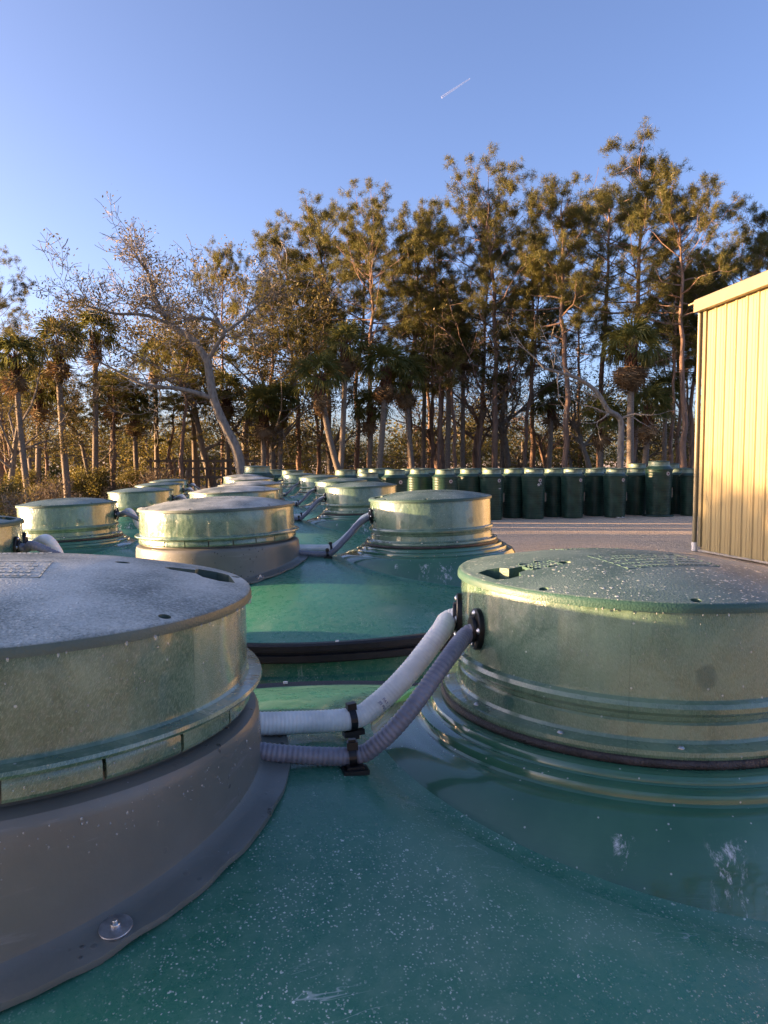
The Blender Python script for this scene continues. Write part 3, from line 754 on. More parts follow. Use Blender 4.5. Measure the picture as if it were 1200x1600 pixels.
def make_drum(sticker=True, turn=0):
    root = empty('upright_tank'); link('drum_body', M_DRM, root); link('neck', M_NCK, root); link('lid', M_DLD, root)
    if sticker:
        a = R_(-62); o = Vector((.428 * math.cos(a), .428 * math.sin(a), 1.40)); M = frame(o, (math.cos(a), math.sin(a), 0)) @ Matrix.Rotation(R_(90), 4, 'Y')
        st = link('sticker', M_STK, root, M=M); link('emblem', M_STE, st)
    a = R_(20); link('side_bracket', M_HNG, root, M=frame((.44 * math.cos(a), .44 * math.sin(a), .78), (math.cos(a), math.sin(a), 0)))
    return root
d0 = make_drum(True); d1 = make_drum(False); used = [0, 0]
GD = 'upright dark green tanks lined up behind the yard'
def put_drum(px, Z, st, lab, sc=1.0, zl=0.0):
    k = 0 if st else 1; p = (d0, d1)[k]
    o = p if not used[k] else copy_tree(p); used[k] = 1
    q = at(px, 800, Z); o.location = (q.x, Z, ground_z(q.x, Z) + zl); o.scale = (sc, sc, sc); o.rotation_euler = (0, 0, R_(random.uniform(-6, 6)))
    tag(o, lab, 'tank', GD); return o
front = [(617, 25.6, 'front row upright green tank farthest left, beside the narrow riser lid'), (695, 26.6, 'second front row upright green tank from the left'),
         (768, 27.6, 'upright green tank with a short white scratch below its round sticker'), (833, 28.0, 'upright green tank with white smudges under its round sticker'),
         (894, 28.4, 'upright green tank in the middle of the front row, clean sides'), (960, 28.7, 'upright green tank with a white scrape down its right edge'),
         (1028, 29.3, 'wide upright green tank on a base ring, second from the building'), (1079, 29.6, 'upright green tank half hidden by the building corner')]
fr = [put_drum(px, Z, True, lab, 1.16 if i == 6 else 1.0) for i, (px, Z, lab) in enumerate(front)]
def scuff_on(drum, spots):
    mb = MB(); rd = random.Random(9)
    for a, z, w, h in spots:
        for _ in range(10):
            aa = R_(a) + rd.uniform(-w, w); zz = z + rd.uniform(-h, h); ww = rd.uniform(.15, .6) * w + .01; hh = rd.uniform(.2, .8) * h + .006; vs = []
            for j in range(6):
                t = j * math.pi / 3; b = aa + ww * math.cos(t) * rd.uniform(.5, 1); zq = zz + hh * math.sin(t) * rd.uniform(.5, 1)
                r = .380 + .043 * min(max((zq - .1) / 1.33, 0), 1) + .0135; vs.append((r * math.cos(b), r * math.sin(b), zq))
            mb.add(vs, [tuple(range(6))])
    link('white_scuff', mb.mesh('white_scuff', SCUFF, False), drum)
scuff_on(fr[2], [(-58, 1.12, .12, .012)]); scuff_on(fr[3], [(-70, 1.25, .10, .04), (-60, 1.32, .06, .05)]); scuff_on(fr[5], [(-12, .75, .03, .30), (-14, .25, .06, .18), (-60, .02, .6, .02)])
mb = MB(); mb.lathe([(.38, -.0), (.50, .0), (.505, .03), (.49, .05), (.385, .06)], 40); link('base_ring', mb.mesh('base_ring', DRM), fr[6])
back = []
for r, (zo, pxs) in enumerate([(1.25, (655, 733, 801, 864, 928, 992, 1056)), (2.6, (590, 640, 712, 782, 846, 908, 972, 1038)), (3.95, (572, 668, 738, 806, 872, 936, 1000, 1062)), (5.3, (600, 655, 722, 765, 826, 890, 952, 1016))]):
    for i, px in enumerate(pxs):
        Z = 26 + (px - 640) / 440 * 3.5 + zo
        lab = '%s upright green tank from the left in the %s row, shaded' % (['first', 'second', 'third', 'fourth', 'fifth', 'sixth', 'seventh', 'eighth'][i], ['second', 'third', 'fourth', 'rearmost'][r])
        put_drum(px, Z, False, lab)
for px, Z, lab in ((994, 33.6, 'taller upright tank standing above the rear row, left of two'), (1046, 34.0, 'taller upright tank standing above the rear row, nearest the building')):
    put_drum(px, Z, True, lab, 1.10, .0)
for i, (px, Z, sc) in enumerate(((403, 22, 1.08), (458, 24, 1.0), (540, 25, 1.0), (430, 25.5, 1.0), (575, 24.0, .96))):
    put_drum(px, Z, i == 0, ['upright green tank with white pipes seen over the far lids, under the leaning tree', 'lone upright tank neck just right of the far lids', 'upright tank neck left of the front row, lit pale', 'upright tank neck between the two lone far ones', 'upright tank neck next to the narrow riser lid'][i], sc)

# ------------------------------------------------------------------ vegetation
BARKP = m_bark('pine_bark', (.10, .062, .045), (.25, .16, .115), 2.2)
BARKO = m_bark('oak_bark', (.095, .08, .066), (.22, .19, .155), 3, .4)
BARKG = m_bark('grey_bark', (.13, .115, .098), (.28, .25, .21), 3, .4)
BARKS = m_bark('palm_bark', (.10, .08, .062), (.20, .165, .13), 4, 1.6)
BOOT = m_bark('palm_boots', (.05, .022, .014), (.13, .06, .035), 4, .6)
L_PINE = m_leaf('pine_needles', ((.090, .100, .028), (.165, .150, .042), (.21, .16, .05), (.115, .115, .034)), .5)
L_OAK = m_leaf('oak_leaves', ((.080, .075, .025), (.165, .128, .040), (.21, .145, .055), (.115, .09, .032)), .5)
L_DRY = m_leaf('dry_twigs', ((.12, .085, .055), (.20, .15, .10), (.16, .12, .08)), .25)
L_UND = m_leaf('understorey_leaves', ((.085, .088, .022), (.18, .150, .038), (.25, .18, .05), (.13, .11, .033)), .52)
L_PALM = m_leaf('palm_fronds', ((.085, .110, .030), (.180, .170, .050), (.135, .140, .040)), .5)
L_DEAD = m_leaf('dead_fronds', ((.14, .085, .045), (.22, .15, .085), (.18, .11, .06)), .3)
L_GRS = m_leaf('grass_blades', ((.16, .16, .04), (.28, .24, .08), (.34, .27, .12), (.20, .19, .05)), .45)

def nrand(rng, *s): v = rng.normal(size=s); return v / np.linalg.norm(v, axis=-1, keepdims=True)
def needles(rng, C, m, L, w, bias=(0, 0, .5)):
    C = np.repeat(np.asarray(C, float), m, 0); d = nrand(rng, len(C), 3) + np.array(bias); d /= np.linalg.norm(d, axis=1, keepdims=True)
    p = np.cross(d, nrand(rng, len(C), 3)); p /= np.linalg.norm(p, axis=1, keepdims=True)
    l = L * rng.uniform(.55, 1.1, (len(C), 1)); ww = w * rng.uniform(.6, 1.2, (len(C), 1)); b = C + rng.normal(size=C.shape) * L * .26 + d * l * rng.uniform(0, .2, (len(C), 1))
    return np.stack([b - p * ww, b + p * ww, b + d * l], 1)
def leaves(rng, C, m, spread, size, flat=1.0):
    C = np.repeat(np.asarray(C, float), m, 0); n = len(C)
    o = rng.normal(size=(n, 3)) * spread * np.array([1, 1, flat]) * .55; c = C + o
    u = nrand(rng, n, 3); v = np.cross(u, nrand(rng, n, 3)); v /= np.linalg.norm(v, axis=1, keepdims=True)
    s = size * rng.uniform(.5, 1.2, (n, 1))
    return np.stack([c - u * s, c - v * s * .45, c + u * s, c + v * s * .45], 1)
def grow(mb, rd, p, d, length, r, depth, tips, up=.15, wob=.35, kids=(2, 4), shrink=.68, n=5, sides=5, first=.35):
    """one limb as a bent tapering tube, then smaller limbs off it"""
    pts = [Vector(p)]; d = Vector(d).normalized(); seg = length / n; ds = []
    for i in range(n):
        d = (d + Vector((rd.gauss(0, wob), rd.gauss(0, wob), rd.gauss(0, wob) + up)) * .45).normalized()
        pts.append(pts[-1] + d * seg); ds.append(d.copy())
    rads = [max(r * (1 - .62 * i / n), .0105) for i in range(n + 1)]
    mb.tube(pts, rads, sides, False)
    if depth == 0:
        tips.append(pts[-1]); tips.append(pts[-2]); tips.append((pts[-1] + pts[-3]) / 2); return pts
    for _ in range(rd.randint(*kids)):
        i = rd.randint(max(1, int(n * first)), n); a = Vector((rd.gauss(0, 1), rd.gauss(0, 1), rd.gauss(0, .6)))
        nd = (ds[i - 1] * .7 + a.normalized() * .85).normalized()
        grow(mb, rd, pts[i], nd, length * shrink * rd.uniform(.7, 1.15), rads[i] * .72, depth - 1, tips, up, wob, kids, shrink, max(3, n - 1), max(3, sides - 1), first)
    grow(mb, rd, pts[-1], ds[-1], length * shrink, rads[-1], depth - 1, tips, up, wob, kids, shrink, max(3, n - 1), max(3, sides - 1), first)
    return pts

def pine_variant(seed, H=18.0, base=.52, spread=2.6, dens=1.0):
    rd = random.Random(seed); rng = np.random.default_rng(seed); mb = MB(); tips = []
    pts = []; x = y = 0; n = 14
    for i in range(n + 1):
        t = i / n; pts.append((x, y, H * t)); x += rd.gauss(0, .10) + .02; y += rd.gauss(0, .10)
    rad = [.20 * (1 - .82 * (i / n) ** 1.2) + .012 for i in range(n + 1)]; mb.tube(pts, rad, 9, False)
    def trunk(t): i = min(int(t * n), n - 1); f = t * n - i; return Vector(pts[i]).lerp(Vector(pts[i + 1]), f)
    nb = int(34 * dens); az = rd.uniform(0, 6)
    for k in range(nb):
        t = base + (1 - base) * (k / nb) ** .85; az += 2.4 + rd.uniform(-.5, .5)
        s = (t - base) / (1 - base); L = spread * (.55 + .75 * math.sin(math.pi * min(1, .22 + .75 * s))) * rd.uniform(.55, 1.15)
        el = -.15 + 1.0 * s + rd.uniform(-.2, .25)
        d = (math.cos(az) * math.cos(el), math.sin(az) * math.cos(el), math.sin(el))
        grow(mb, rd, trunk(min(t, .995)), d, L, .030 + .03 * (1 - s), 2 if L > 1.0 else 1, tips, .12, .30, (1, 3), .48, 4, 4, .4)
    for k in range(7):       # dead stubs below the crown
        t = rd.uniform(.3, base); a = rd.uniform(0, 6.28); p = trunk(t); mb.tube([p, p + Vector((math.cos(a), math.sin(a), .1)) * rd.uniform(.4, 1.5)], [.022, .006], 4, False)
    C = np.array([tuple(p) for p in tips]); C = C[rng.random(len(C)) < .52]; C = np.concatenate([C, C + rng.normal(size=C.shape) * .17, C + rng.normal(size=C.shape) * .17])
    V = needles(rng, C, 40, .27, .0115, (0, 0, .3))
    return mb.mesh('pine_trunk', BARKP, True, 60), quads('pine_crown', V, 3, L_PINE), float(V[..., 2].max())
def oak_variant(seed, H=11.0, lean=.1, leaf=L_OAK, m=26, size=.085, bare=.15, bark=BARKO, depth=4, spreadk=.6):
    rd = random.Random(seed); rng = np.random.default_rng(seed); mb = MB(); tips = []
    p0 = Vector((0, 0, 0)); d = Vector((rd.gauss(0, lean), rd.gauss(0, lean), 1))
    pts = [p0]; dd = d.normalized(); n = 6; Lt = H * .42
    for i in range(n): dd = (dd + Vector((rd.gauss(0, .10), rd.gauss(0, .10), .03))).normalized(); pts.append(pts[-1] + dd * Lt / n)
    rad = [.19 * (1 - .45 * i / n) for i in range(n + 1)]; rad[0] *= 1.25; mb.tube(pts, rad, 9, False)
    for k in range(rd.randint(5, 7)):
        a = k * 2.2 + rd.uniform(-.4, .4); el = rd.uniform(.25, 1.1); i = rd.randint(3, n)
        grow(mb, rd, pts[i], (math.cos(a) * math.cos(el), math.sin(a) * math.cos(el), math.sin(el)), H * .27 * rd.uniform(.75, 1.2), .085, depth - 1, tips, .14, .42, (2, 3), .66, 5, 5, .3)
    C = np.array([tuple(p) for p in tips]); C = C[rng.random(len(C)) > bare]
    if len(C) > 1400: C = C[rng.choice(len(C), 1400, False)]
    V = leaves(rng, C, m, spreadk, size, .7)
    return mb.mesh('oak_trunk', bark, True, 60), quads('oak_crown', V, 4, leaf), float(V[..., 2].max())
def bush_variant(seed, h=2.2, leaf=L_UND, n=420, m=24, size=.075):
    rd = random.Random(seed); rng = np.random.default_rng(seed); mb = MB(); tips = []
    for k in range(8):
        a = rd.uniform(0, 6.28); grow(mb, rd, (rd.uniform(-.2, .2), rd.uniform(-.2, .2), 0), (math.cos(a) * .5, math.sin(a) * .5, 1), h * .55, .03, 2, tips, .1, .4, (2, 3), .7, 4, 4, .2)
    C = np.array([tuple(p) for p in tips]); C = C[rng.choice(len(C), min(n, len(C)), False)]
    return mb.mesh('bush_stems', BARKO, True, 60), quads('bush_leaves', leaves(rng, C, m, .42, size, .8), 4, leaf)

PINES = [pine_variant(10 + i, 18, (.50, .56, .60, .46, .63)[i], (2.7, 2.3, 2.2, 3.0, 2.5)[i], (1.1, .9, .85, 1.25, .8)[i]) for i in range(5)]
OAKS = [oak_variant(31, 11, .1, L_OAK, 16, .075, .25, BARKO, 4, .42), oak_variant(32, 11, .15, L_OAK, 16, .075, .3, BARKO, 4, .42), oak_variant(33, 11, .1, L_OAK, 9, .07, .5, BARKO, 4, .4), oak_variant(36, 11, .12, L_DRY, 9, .05, .25, BARKP, 4, .5)]
UNDS = [oak_variant(41, 7, .1, L_UND, 20, .085, .15, BARKO, 3, .6), oak_variant(42, 7, .2, L_UND, 20, .085, .15, BARKO, 3, .6), oak_variant(43, 7, .15, L_UND, 18, .09, .2, BARKO, 3, .6)]
BUSH = [bush_variant(51), bush_variant(52), bush_variant(53, 1.6, L_DRY, 420, 8, .05)]
def plant(kind, var, x, y, sc, rot, lab, cat, grp, lean=(0, 0), scz=None):
    root = empty(kind, (x, y, ground_z(x, y) - .03)); root.rotation_euler = (lean[0], lean[1], rot); root.scale = (sc, sc, scz or sc)
    link('trunk' if cat == 'tree' else 'stems', var[0], root); link('crown' if cat == 'tree' else 'foliage', var[1], root)
    return tag(root, lab, cat, grp)
def plant_px(kind, var, bx, tx, ty, Z, H, lab, cat, grp, rot=None, wide=1.0):
    """a tree whose foot is seen at pixel column bx and whose top is at (tx, ty)"""
    b = at(bx, 720, Z); t = at(tx, ty, Z); h = t.z; s = h / var[2]
    o = plant(kind, var, b.x, Z, s * wide, random.uniform(0, 6.28) if rot is None else rot, lab, cat, grp, (0, math.atan2(t.x - b.x, h) * .9), s); return o
GP, GO, GU = 'tall pines of the wood', 'broadleaf trees of the wood', 'understorey of the wood'
pines = [(990, 1000, 215, 38, 0, 'tallest pine, its crown the highest against the sky'), (1066, 1112, 242, 35, 4, 'pine with a bent reddish trunk right beside the building'),
         (882, 886, 258, 37, 1, 'straight pine with a small crown left of the tallest pine'), (772, 775, 232, 40, 3, 'broad crowned pine standing highest in the middle of the wood'),
         (578, 570, 285, 40, 3, 'dense golden pine crown left of the middle'), (641, 645, 300, 43, 1, 'pine just right of the dense golden crown'),
         (690, 700, 335, 41, 2, 'thin pine between the golden crown and the broad crowned pine'), (512, 518, 300, 44, 0, 'pine on the left shoulder of the dense golden crown'),
         (936, 942, 285, 44, 2, 'pine directly behind and left of the tallest pine'), (1205, 1195, 300, 38, 0, 'pine cut by the right picture edge above the roof'),
         (835, 828, 345, 46, 2, 'lower pine behind the straight small crowned pine'), (1150, 1150, 345, 46, 1, 'dark pine behind the roof corner'),
         (468, 478, 335, 44, 1, 'leftmost pine of the central group'), (2, 8, 372, 33, 3, 'dark pine cut by the left picture edge'), 
         (560, 552, 360, 48, 2, 'rear slender pine in the dark part of the wood, centre left'),
         (905, 908, 400, 50, 4, 'rear pine low behind the straight small crowned one'), (670, 668, 410, 50, 1, 'rear pine low in the middle of the wood')]
for i, (bx, tx, ty, Z, v, lab) in enumerate(pines): plant_px('pine_tree', PINES[v], bx, tx, ty, Z, 18.3, lab, 'tree', GP, 1.3 * i)
oaks = [(430, 405, 340, 39, 0, 'dark leafy oak rising behind the grey leaning tree'), (335, 320, 465, 42, 1, 'leafy oak behind the bare branches, left of centre'), (12, 20, 430, 32, 0, 'dark leafy tree at the left picture edge'),
        (800, 800, 470, 43, 2, 'sparse brownish tree under the broad crowned pine'), (690, 690, 540, 44, 3, 'dry twiggy tree in the middle of the wood'), (930, 930, 500, 43, 2, 'sparse tree under the tallest pine'),
        (1090, 1085, 420, 44, 0, 'dark leafy tree behind the bent pine'), (150, 150, 570, 40, 1, 'leafy tree low on the left side of the wood'), (740, 752, 470, 43, 3, 'dry twiggy tree left of the broad crowned pine trunk'),
        (520, 500, 440, 42, 0, 'leafy tree with dark crown left of the golden pine'),
        (860, 860, 560, 46, 3, 'dry twiggy tree behind the upright tanks'), (50, 45, 560, 37, 2, 'sparse tree left of the bare crown'), (385, 380, 430, 45, 1, 'leafy tree deep behind the fork of the leaning tree')]
for i, (bx, tx, ty, Z, v, lab) in enumerate(oaks): plant_px('oak_tree', OAKS[v], bx, tx, ty, Z, 11.2, lab, 'tree', GO, 2.1 * i)
rd = random.Random(21)
k = 0
for row, (Z0, n) in enumerate(((50, 9), (57, 13), (64, 16))):
    for i in range(n):
        px = -60 + (1330) * (i + rd.uniform(.1, .9)) / n; Z = Z0 + rd.uniform(-2.5, 2.5); b = at(px, 720, Z); s = rd.uniform(.75, 1.35)
        plant('understorey_tree', UNDS[rd.randint(0, 2)], b.x, Z, s, rd.uniform(0, 6.28), 'low dark leafy tree deep in the shade between the trunks', 'tree', GU)
for i in range(26):          # slender pole trees of the wood
    px = rd.uniform(-40, 1110); Z = rd.uniform(37, 52); b = at(px, 720, Z); low = .55 if px < 345 else 1.0; v = PINES[rd.choice((1, 2, 4))]
    o = plant('slender_pine', v, b.x, Z, rd.uniform(.5, .68), rd.uniform(0, 6.28), 'slender pole-thin pine among the thick trunks of the wood', 'tree', 'slender pines of the wood', (rd.gauss(0, .03), rd.gauss(0, .04)), rd.uniform(.5, .75) * low)

# --- the grey leaning tree with bare branches, and the crooked one at the right
def limb_px(mb, pix, Z, r0, r1, rd, tips, depth=3, per=1.0, kids=(2, 3), twig=1.5, jz=.5):
    pts = [at(x, y, Z + dz) for x, y, dz in pix]; c = bez(pts, 6); n = len(c)
    mb.tube(c, [r0 + (r1 - r0) * i / (n - 1) for i in range(n)], 9, False)
    if depth is None: return c
    i = int(n * .3)
    while i < n:
        t = (c[min(i + 1, n - 1)] - c[i - 1]).normalized(); a = Vector((rd.gauss(0, 1), rd.gauss(0, 1), rd.gauss(.2, .8))).normalized()
        f = i / n; grow(mb, rd, c[i], t * .55 + a * .8, twig * rd.uniform(.6, 1.3), (r0 + (r1 - r0) * f) * .5, depth, tips, .10, .45, kids, .68, 5, 5, .25)
        i += max(1, int(rd.uniform(1, 3) / per))
    t = (c[-1] - c[-2]).normalized(); grow(mb, rd, c[-1], t, twig * 1.3, r1 * .9, depth, tips, .1, .4, kids, .7, 5, 5, .2)
    return c
mb = MB(); rd = random.Random(77); tips = []; ZT = 33.5
limb_px(mb, [(379, 752, 0), (370, 705, 0), (352, 668, 0), (335, 628, 0), (328, 590, 0), (324, 562, 0)], ZT, .235, .17, rd, tips, None)
limb_px(mb, [(325, 566, 0), (303, 532, .2), (268, 508, .5), (244, 470, .6), (237, 445, .5), (232, 428, .3), (226, 416, .2)], ZT, .16, .045, rd, tips, 3, 1.0, (2, 3), 1.0)
limb_px(mb, [(266, 507, .5), (225, 492, .3), (180, 490, 0), (150, 482, -.4), (130, 476, -.6)], ZT, .085, .025, rd, tips, 3, 1.0, (2, 3), 1.05)
limb_px(mb, [(326, 562, 0), (338, 540, -.2), (350, 520, -.4), (340, 505, -.5), (318, 496, -.7), (290, 498, -.9), (262, 490, -1)], ZT, .11, .03, rd, tips, 3, .8, (2, 3), 1.3)
limb_px(mb, [(331, 622, 0), (300, 612, -.3), (270, 606, -.5), (235, 604, -.6), (200, 590, -.6), (160, 568, -.5), (118, 556, -.3)], ZT, .12, .025, rd, tips, 3, .8, (2, 3), 1.3)
limb_px(mb, [(346, 522, -.4), (372, 505, -.2), (398, 482, .2), (418, 462, .4), (430, 446, .6)], ZT, .075, .025, rd, tips, 3, .9, (2, 3), 1.0)
lt = empty('leaning_tree', at(379, 752, ZT)); lt.location.z = 0
tr = link('trunk', mb.mesh('leaning_trunk', BARKG, True, 70), lt, -lt.location)
rng = np.random.default_rng(5); C = np.array([tuple(p) for p in tips]); right = C[:, 0] > at(255, 600, ZT).x
C1 = C[right & (rng.random(len(C)) < .06)]; C2 = C[(~right) & (rng.random(len(C)) < .05)]
link('crown', quads('leaning_crown', leaves(rng, np.concatenate([C1, C2]), 9, .35, .07, .8), 4, L_OAK), lt, -lt.location)
tag(lt, 'grey leaning tree with bare forking branches left of centre', 'tree', GO)
mb = MB(); tips = []; ZT = 32.6
limb_px(mb, [(968, 770, 0), (970, 690, 0), (969, 655, 0), (950, 640, -.2), (932, 612, -.4), (905, 592, -.6), (878, 583, -.8), (850, 575, -1)], ZT, .15, .05, rd, tips, 2, .5, (1, 2), 1.0)
ct = empty('crooked_tree', at(968, 770, ZT)); ct.location.z = 0
link('trunk', mb.mesh('crooked_trunk', BARKG, True, 70), ct, -ct.location); C = np.array([tuple(p) for p in tips])
link('crown', quads('crooked_crown', leaves(rng, C[rng.random(len(C)) < .35], 6, .3, .06), 4, L_DRY), ct, -ct.location)
tag(ct, 'crooked pale tree with a limb bent sideways above the upright tanks', 'tree', GO)

# --- cabbage palms
def frond_mesh(seed, mat, droop, name='frond'):
    rd = random.Random(seed); mb = MB()
    mb.tube([(0, 0, 0), (.35, 0, .06), (.72, 0, .04)], [.018, .013, .010], 4, False)
    n = 22
    for i in range(n):
        a = (i / (n - 1) - .5) * 3.9; L = (.80 - .22 * abs(a) / 1.95) * rd.uniform(.85, 1.08); w = .030
        d = Vector((math.cos(a), math.sin(a), 0)); s = Vector((-d.y, d.x, 0)); o = Vector((.70, 0, .04)); f = .06 * (1 if i % 2 else -1)
        dr = droop * rd.uniform(.6, 1.4); back = -.18 * abs(a)
        p0 = o + d * .05; p1 = o + d * L * .55 + Vector((0, 0, f * .5 - dr * .10 + back * .2)); p2 = o + d * L * .82 + Vector((0, 0, -dr * .32 + back * .3)); p3 = o + d * L * .95 + Vector((0, 0, -dr * .75 + back * .4))
        mb.add([p0 - s * w * .4, p0 + s * w * .4, p1 + s * w * 1.25, p1 - s * w * 1.25, p2 + s * w * .8, p2 - s * w * .8, p3], [(0, 1, 2, 3), (3, 2, 4, 5), (5, 4, 6)])
    return mb.mesh(name, mat, False)
FR = [frond_mesh(i, L_PALM, .45 + .15 * i) for i in range(3)]; FD = [frond_mesh(9, L_DEAD, 1.0, 'dead_frond'), frond_mesh(8, L_DEAD, .7, 'dead_frond')]
def palm(px, cy, Z, lean, lab, dead=5, boots=True, sc=1.0, n=24, rsd=0, bend=.3):
    rd = random.Random(rsd * 13 + int(px)); top = at(px, cy, Z); b = Vector((top.x - lean, Z + rd.uniform(-.2, .2), 0)); root = empty('cabbage_palm', b)
    H = top.z; pts = []
    for i in range(11):
        t = i / 10; pts.append((lean * (t ** 1.6) + bend * lean * math.sin(math.pi * t), 0, H * t))
    mb = MB(); mb.tube(pts, [.135 * (1.15 - .25 * i / 10) * sc for i in range(11)], 10, False); link('trunk', mb.mesh('palm_trunk', BARKS, True, 60), root)
    tp = Vector(pts[-1])
    if boots:
        mb = MB()
        for i in range(46):
            a = i * 2.4; z = -1.0 + i * .023; r = .15 * sc; d = Vector((math.cos(a), math.sin(a), 0)); p = tp + d * r * .7 + Vector((0, 0, z)); mb.tube([p, p + d * .12 + Vector((0, 0, .16)), p + d * .16 + Vector((0, 0, .30))], [.05, .04, .012], 4, False)
        link('leaf_bases', mb.mesh('leaf_bases', BOOT, True, 60), root)
    for i in range(n + dead):
        live = i < n; a = i * 2.39996 + rd.uniform(-.2, .2)
        el = R_(82 - 112 * (i / n) ** .9 + rd.uniform(-9, 9)) if live else R_(-78 + rd.uniform(-10, 14))
        M = Matrix.Translation(tp + Vector((0, 0, .05 if live else -.25))) @ Matrix.Rotation(a, 4, 'Z') @ Matrix.Rotation(-el, 4, 'Y') @ Matrix.Rotation(rd.uniform(-.4, .4), 4, 'X') @ Matrix.Scale(sc * rd.uniform(.85, 1.12), 4)
        link('frond' if live else 'dead_frond', rd.choice(FR) if live else rd.choice(FD), root, M=M)
    return tag(root, lab, 'palm tree', 'cabbage palms of the wood')
palms = [(540, 540, 35, .35, 'tall cabbage palm with pale trunk in the centre of the wood', 6), (500, 592, 34, -1.3, 'sunlit cabbage palm on a trunk leaning left, centre', 3), (603, 578, 35.5, .5, 'large dark cabbage palm crown right of the tall central palm', 7),
         (634, 592, 36, -.5, 'cabbage palm with rusty leaf bases beside the large dark crown', 8), (702, 535, 40, .1, 'cabbage palm high between the thin pine trunks', 4), (724, 545, 41, 0, 'cabbage palm with straight trunk right of the high one', 4),
         (988, 545, 33.6, -.1, 'cabbage palm with a skirt of dead fronds on a whitish trunk', 22), (92, 540, 34, -.3, 'cabbage palm with a dark bent trunk at the left', 6), (20, 560, 31, -.4, 'cabbage palm near the left picture edge', 5),
         (150, 525, 36, .2, 'tall cabbage palm behind the low grey limb, left', 4), (176, 610, 40, .1, 'short cabbage palm under the low grey limb', 8), (208, 640, 39, -.1, 'short rusty skirted palm left of the leaning trunk', 9), (355, 612, 41, 0, 'palm directly behind the leaning trunk', 3),
         (412, 640, 38, .1, 'low palm right of the leaning trunk', 3), (440, 628, 39, .2, 'low palm with straight trunk left of the sunlit leaning one', 4), (940, 655, 37, 0, 'low palm between the right hand trunks', 2), (1012, 640, 36.5, .2, 'low palm right of the dead skirted palm', 3),
         (1042, 612, 40, 0, 'palm behind the bent pine trunk', 3), (785, 610, 43, 0, 'palm deep behind the broad crowned pine', 2), (862, 630, 43, .2, 'palm deep behind the straight pine', 2), (580, 640, 39, .2, 'low palm at the foot of the golden pine', 3), (58, 612, 36, .2, 'low palm at the left between bushes', 3),
         (300, 590, 43, -.1, 'palm deep behind the low grey limb', 3), (664, 560, 42, .1, 'palm deep in the middle of the wood', 4), (243, 560, 44, 0, 'palm deep behind the bare crown', 3)]
for i, (px, cy, Z, ln, lab, dead) in enumerate(palms): palm(px, cy, Z, ln, lab, dead, True, (.92, 1.0, .86)[i % 3] + .15 * (i in (2, 6)), 19 + i % 5, i)

rd = random.Random(303)
for i in range(15):
    x = -34 + i * 4.8 + rd.uniform(-1.2, 1.2); y = -24 - rd.uniform(0, 12)
    v = (PINES[i % 5], OAKS[i % 2], PINES[(i + 2) % 5])[i % 3]; plant('pine_tree' if i % 3 != 1 else 'oak_tree', v, x, y, rd.uniform(.75, 1.0), rd.uniform(0, 6.28), 'tree across the yard, behind the camera', 'tree', 'trees behind the camera')
# --- bushes, grass, fence, far wood
bx = [(30, 770, 21, 2, .7, 'reddish bare twiggy bush at the left grass edge'), (-10, 745, 24, 0, .62, 'green bush at the left picture edge'), (48, 745, 29, 1, .55, 'green bush behind the reddish twigs'), (70, 740, 26, 2, .8, 'bare twiggy bush further back on the left'),
      (240, 720, 34, 2, 1.0, 'pale twiggy bush in front of the wood, left'), (-70, 760, 17, 1, .5, 'green bush outside the left row of tanks')]
for px, _, Z, v, s, lab in bx:
    b = at(px, 720, Z); plant('bush', BUSH[v], b.x, Z, s, px * .7, lab, 'bush', 'bushes along the grass edge')
rd = random.Random(91)
for i in range(44):
    px = -60 + 1200 * (i + rd.random()) / 44; Z = rd.uniform(35.5, 41); b = at(px, 720, Z)
    plant('bush', BUSH[rd.choice((0, 1, 0, 1, 2))], b.x, Z, rd.uniform(.3, .75), rd.uniform(0, 6.28), 'leafy bush at the feet of the trees in the wood', 'bush', 'bushes of the wood floor')
for i, (x, y, s) in enumerate(((-28, 19.0, 2.0), (-31, 20.1, 2.2))):
    plant('bush', BUSH[i % 2], x, y, s, i * 1.7, 'tall leafy bush by the field left of the picture', 'bush', 'bushes left of the picture')
rng = np.random.default_rng(8); n = 42000
Y = rng.uniform(6, 33, n); X = -4.9 - np.abs(rng.normal(size=n)) * 6 - np.where(Y > 20, -2.5, 0); keep = (X > -.62 * Y - 3); X, Y = X[keep], Y[keep]; n = len(X)
keep = np.sin(X * 1.3 + 2 * np.sin(Y * .7)) + rng.normal(size=n) * .8 > -.6; X, Y = X[keep], Y[keep]; n = len(X)
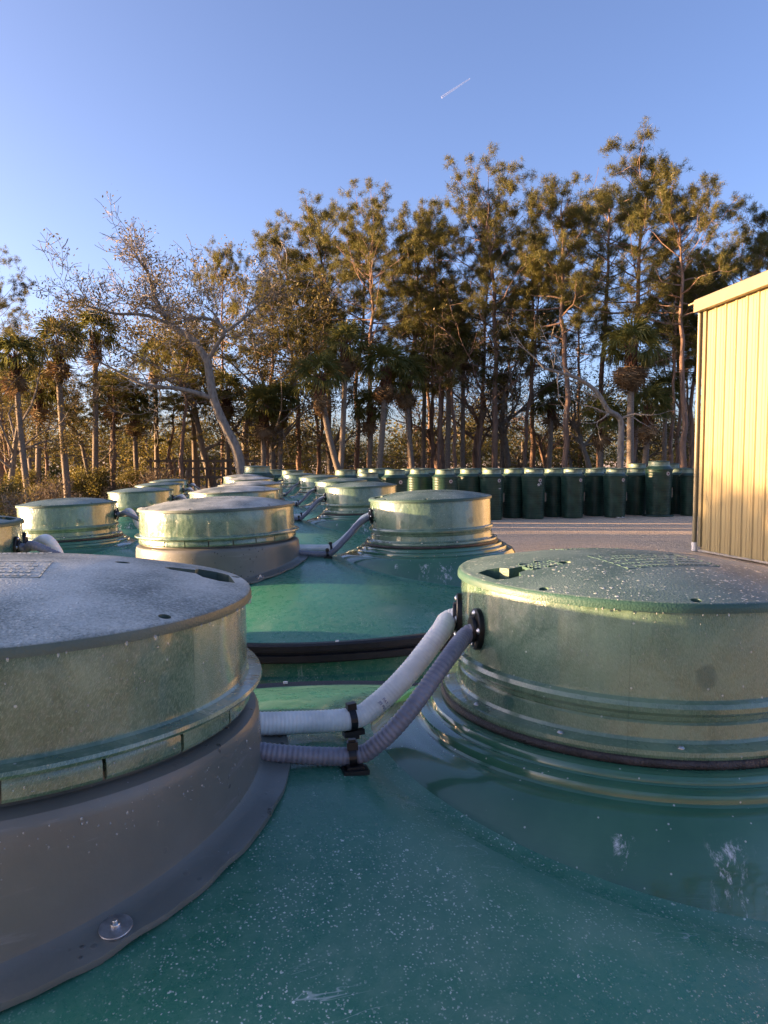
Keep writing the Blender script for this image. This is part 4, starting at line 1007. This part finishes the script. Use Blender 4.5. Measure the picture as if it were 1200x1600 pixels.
Zg = np.array([ground_z(a, b) for a, b in zip(X, Y)]); hgt = rng.uniform(.12, .5, n) * np.where(Y > 15, 1.3, .7); an = rng.uniform(0, 6.28, n); wx, wy = np.cos(an) * .016, np.sin(an) * .016; lx, ly = rng.normal(size=n) * .12, rng.normal(size=n) * .12
tag(link('grass', quads('grass', np.stack([np.stack([X - wx, Y - wy, Zg], 1), np.stack([X + wx, Y + wy, Zg], 1), np.stack([X + lx, Y + ly, Zg + hgt], 1)], 1), 3, L_GRS)), 'dry yellow grass growing left of the tanks', 'grass', kind='stuff')
WOODF = m_simple('grey_fence_wood', (.13, .10, .075), .9, .3, 3)
fn = empty('rail_fence', (at(265, 720, 40.5).x, 40.5, 0)); tag(fn, 'weathered wooden rail fence behind the left trunks', 'fence')
fw = at(360, 720, 40.5).x - at(225, 720, 40.5).x
pm = MB(); pm.box((-.05, -.05, 0), (.05, .05, 2.25)); pm = pm.mesh('fence_post', WOODF, False); rm = MB(); rm.box((-1.2, -.02, -.06), (fw + .2, .02, .06)); rm = rm.mesh('fence_rail', WOODF, False)
for i in range(14): link('fence_post', pm, fn, (-1.0 + i * .42, 0, 0))
for z in (1.25, 1.7, 2.1): link('fence_rail', rm, fn, (0, -.075, z))
C = np.stack([rng.uniform(-75, 75, 5200), rng.uniform(66, 74, 5200), np.abs(rng.normal(size=5200)) * 2.6], 1); C[:, 2] *= (.7 + .5 * np.sin(C[:, 0] * .21) ** 2 + .3 * np.sin(C[:, 0] * .67))
tag(link('far_wood', quads('far_wood', leaves(rng, C, 10, .9, .22), 4, L_UND)), 'dark mass of far undergrowth closing the wood', 'undergrowth', kind='stuff')

# --- vapour trail of a far aeroplane
CT = G('vapour_trail'); CT.set(CT.b.inputs['Base Color'], (.95, .95, .95)); CT.set(CT.b.inputs['Alpha'], .13); CT.b.inputs['Roughness'].default_value = 1
a = at(734, 123, 6000); b = at(690, 152, 6000); mb = MB(); pts = [b.lerp(a, i / 10) for i in range(11)]
mb.tube(pts, [9 - 5 * i / 10 for i in range(11)], 8); tag(link('vapour_trail', mb.mesh('vapour_trail', CT.m)), 'short white vapour trail high in the blue sky', 'vapour trail')
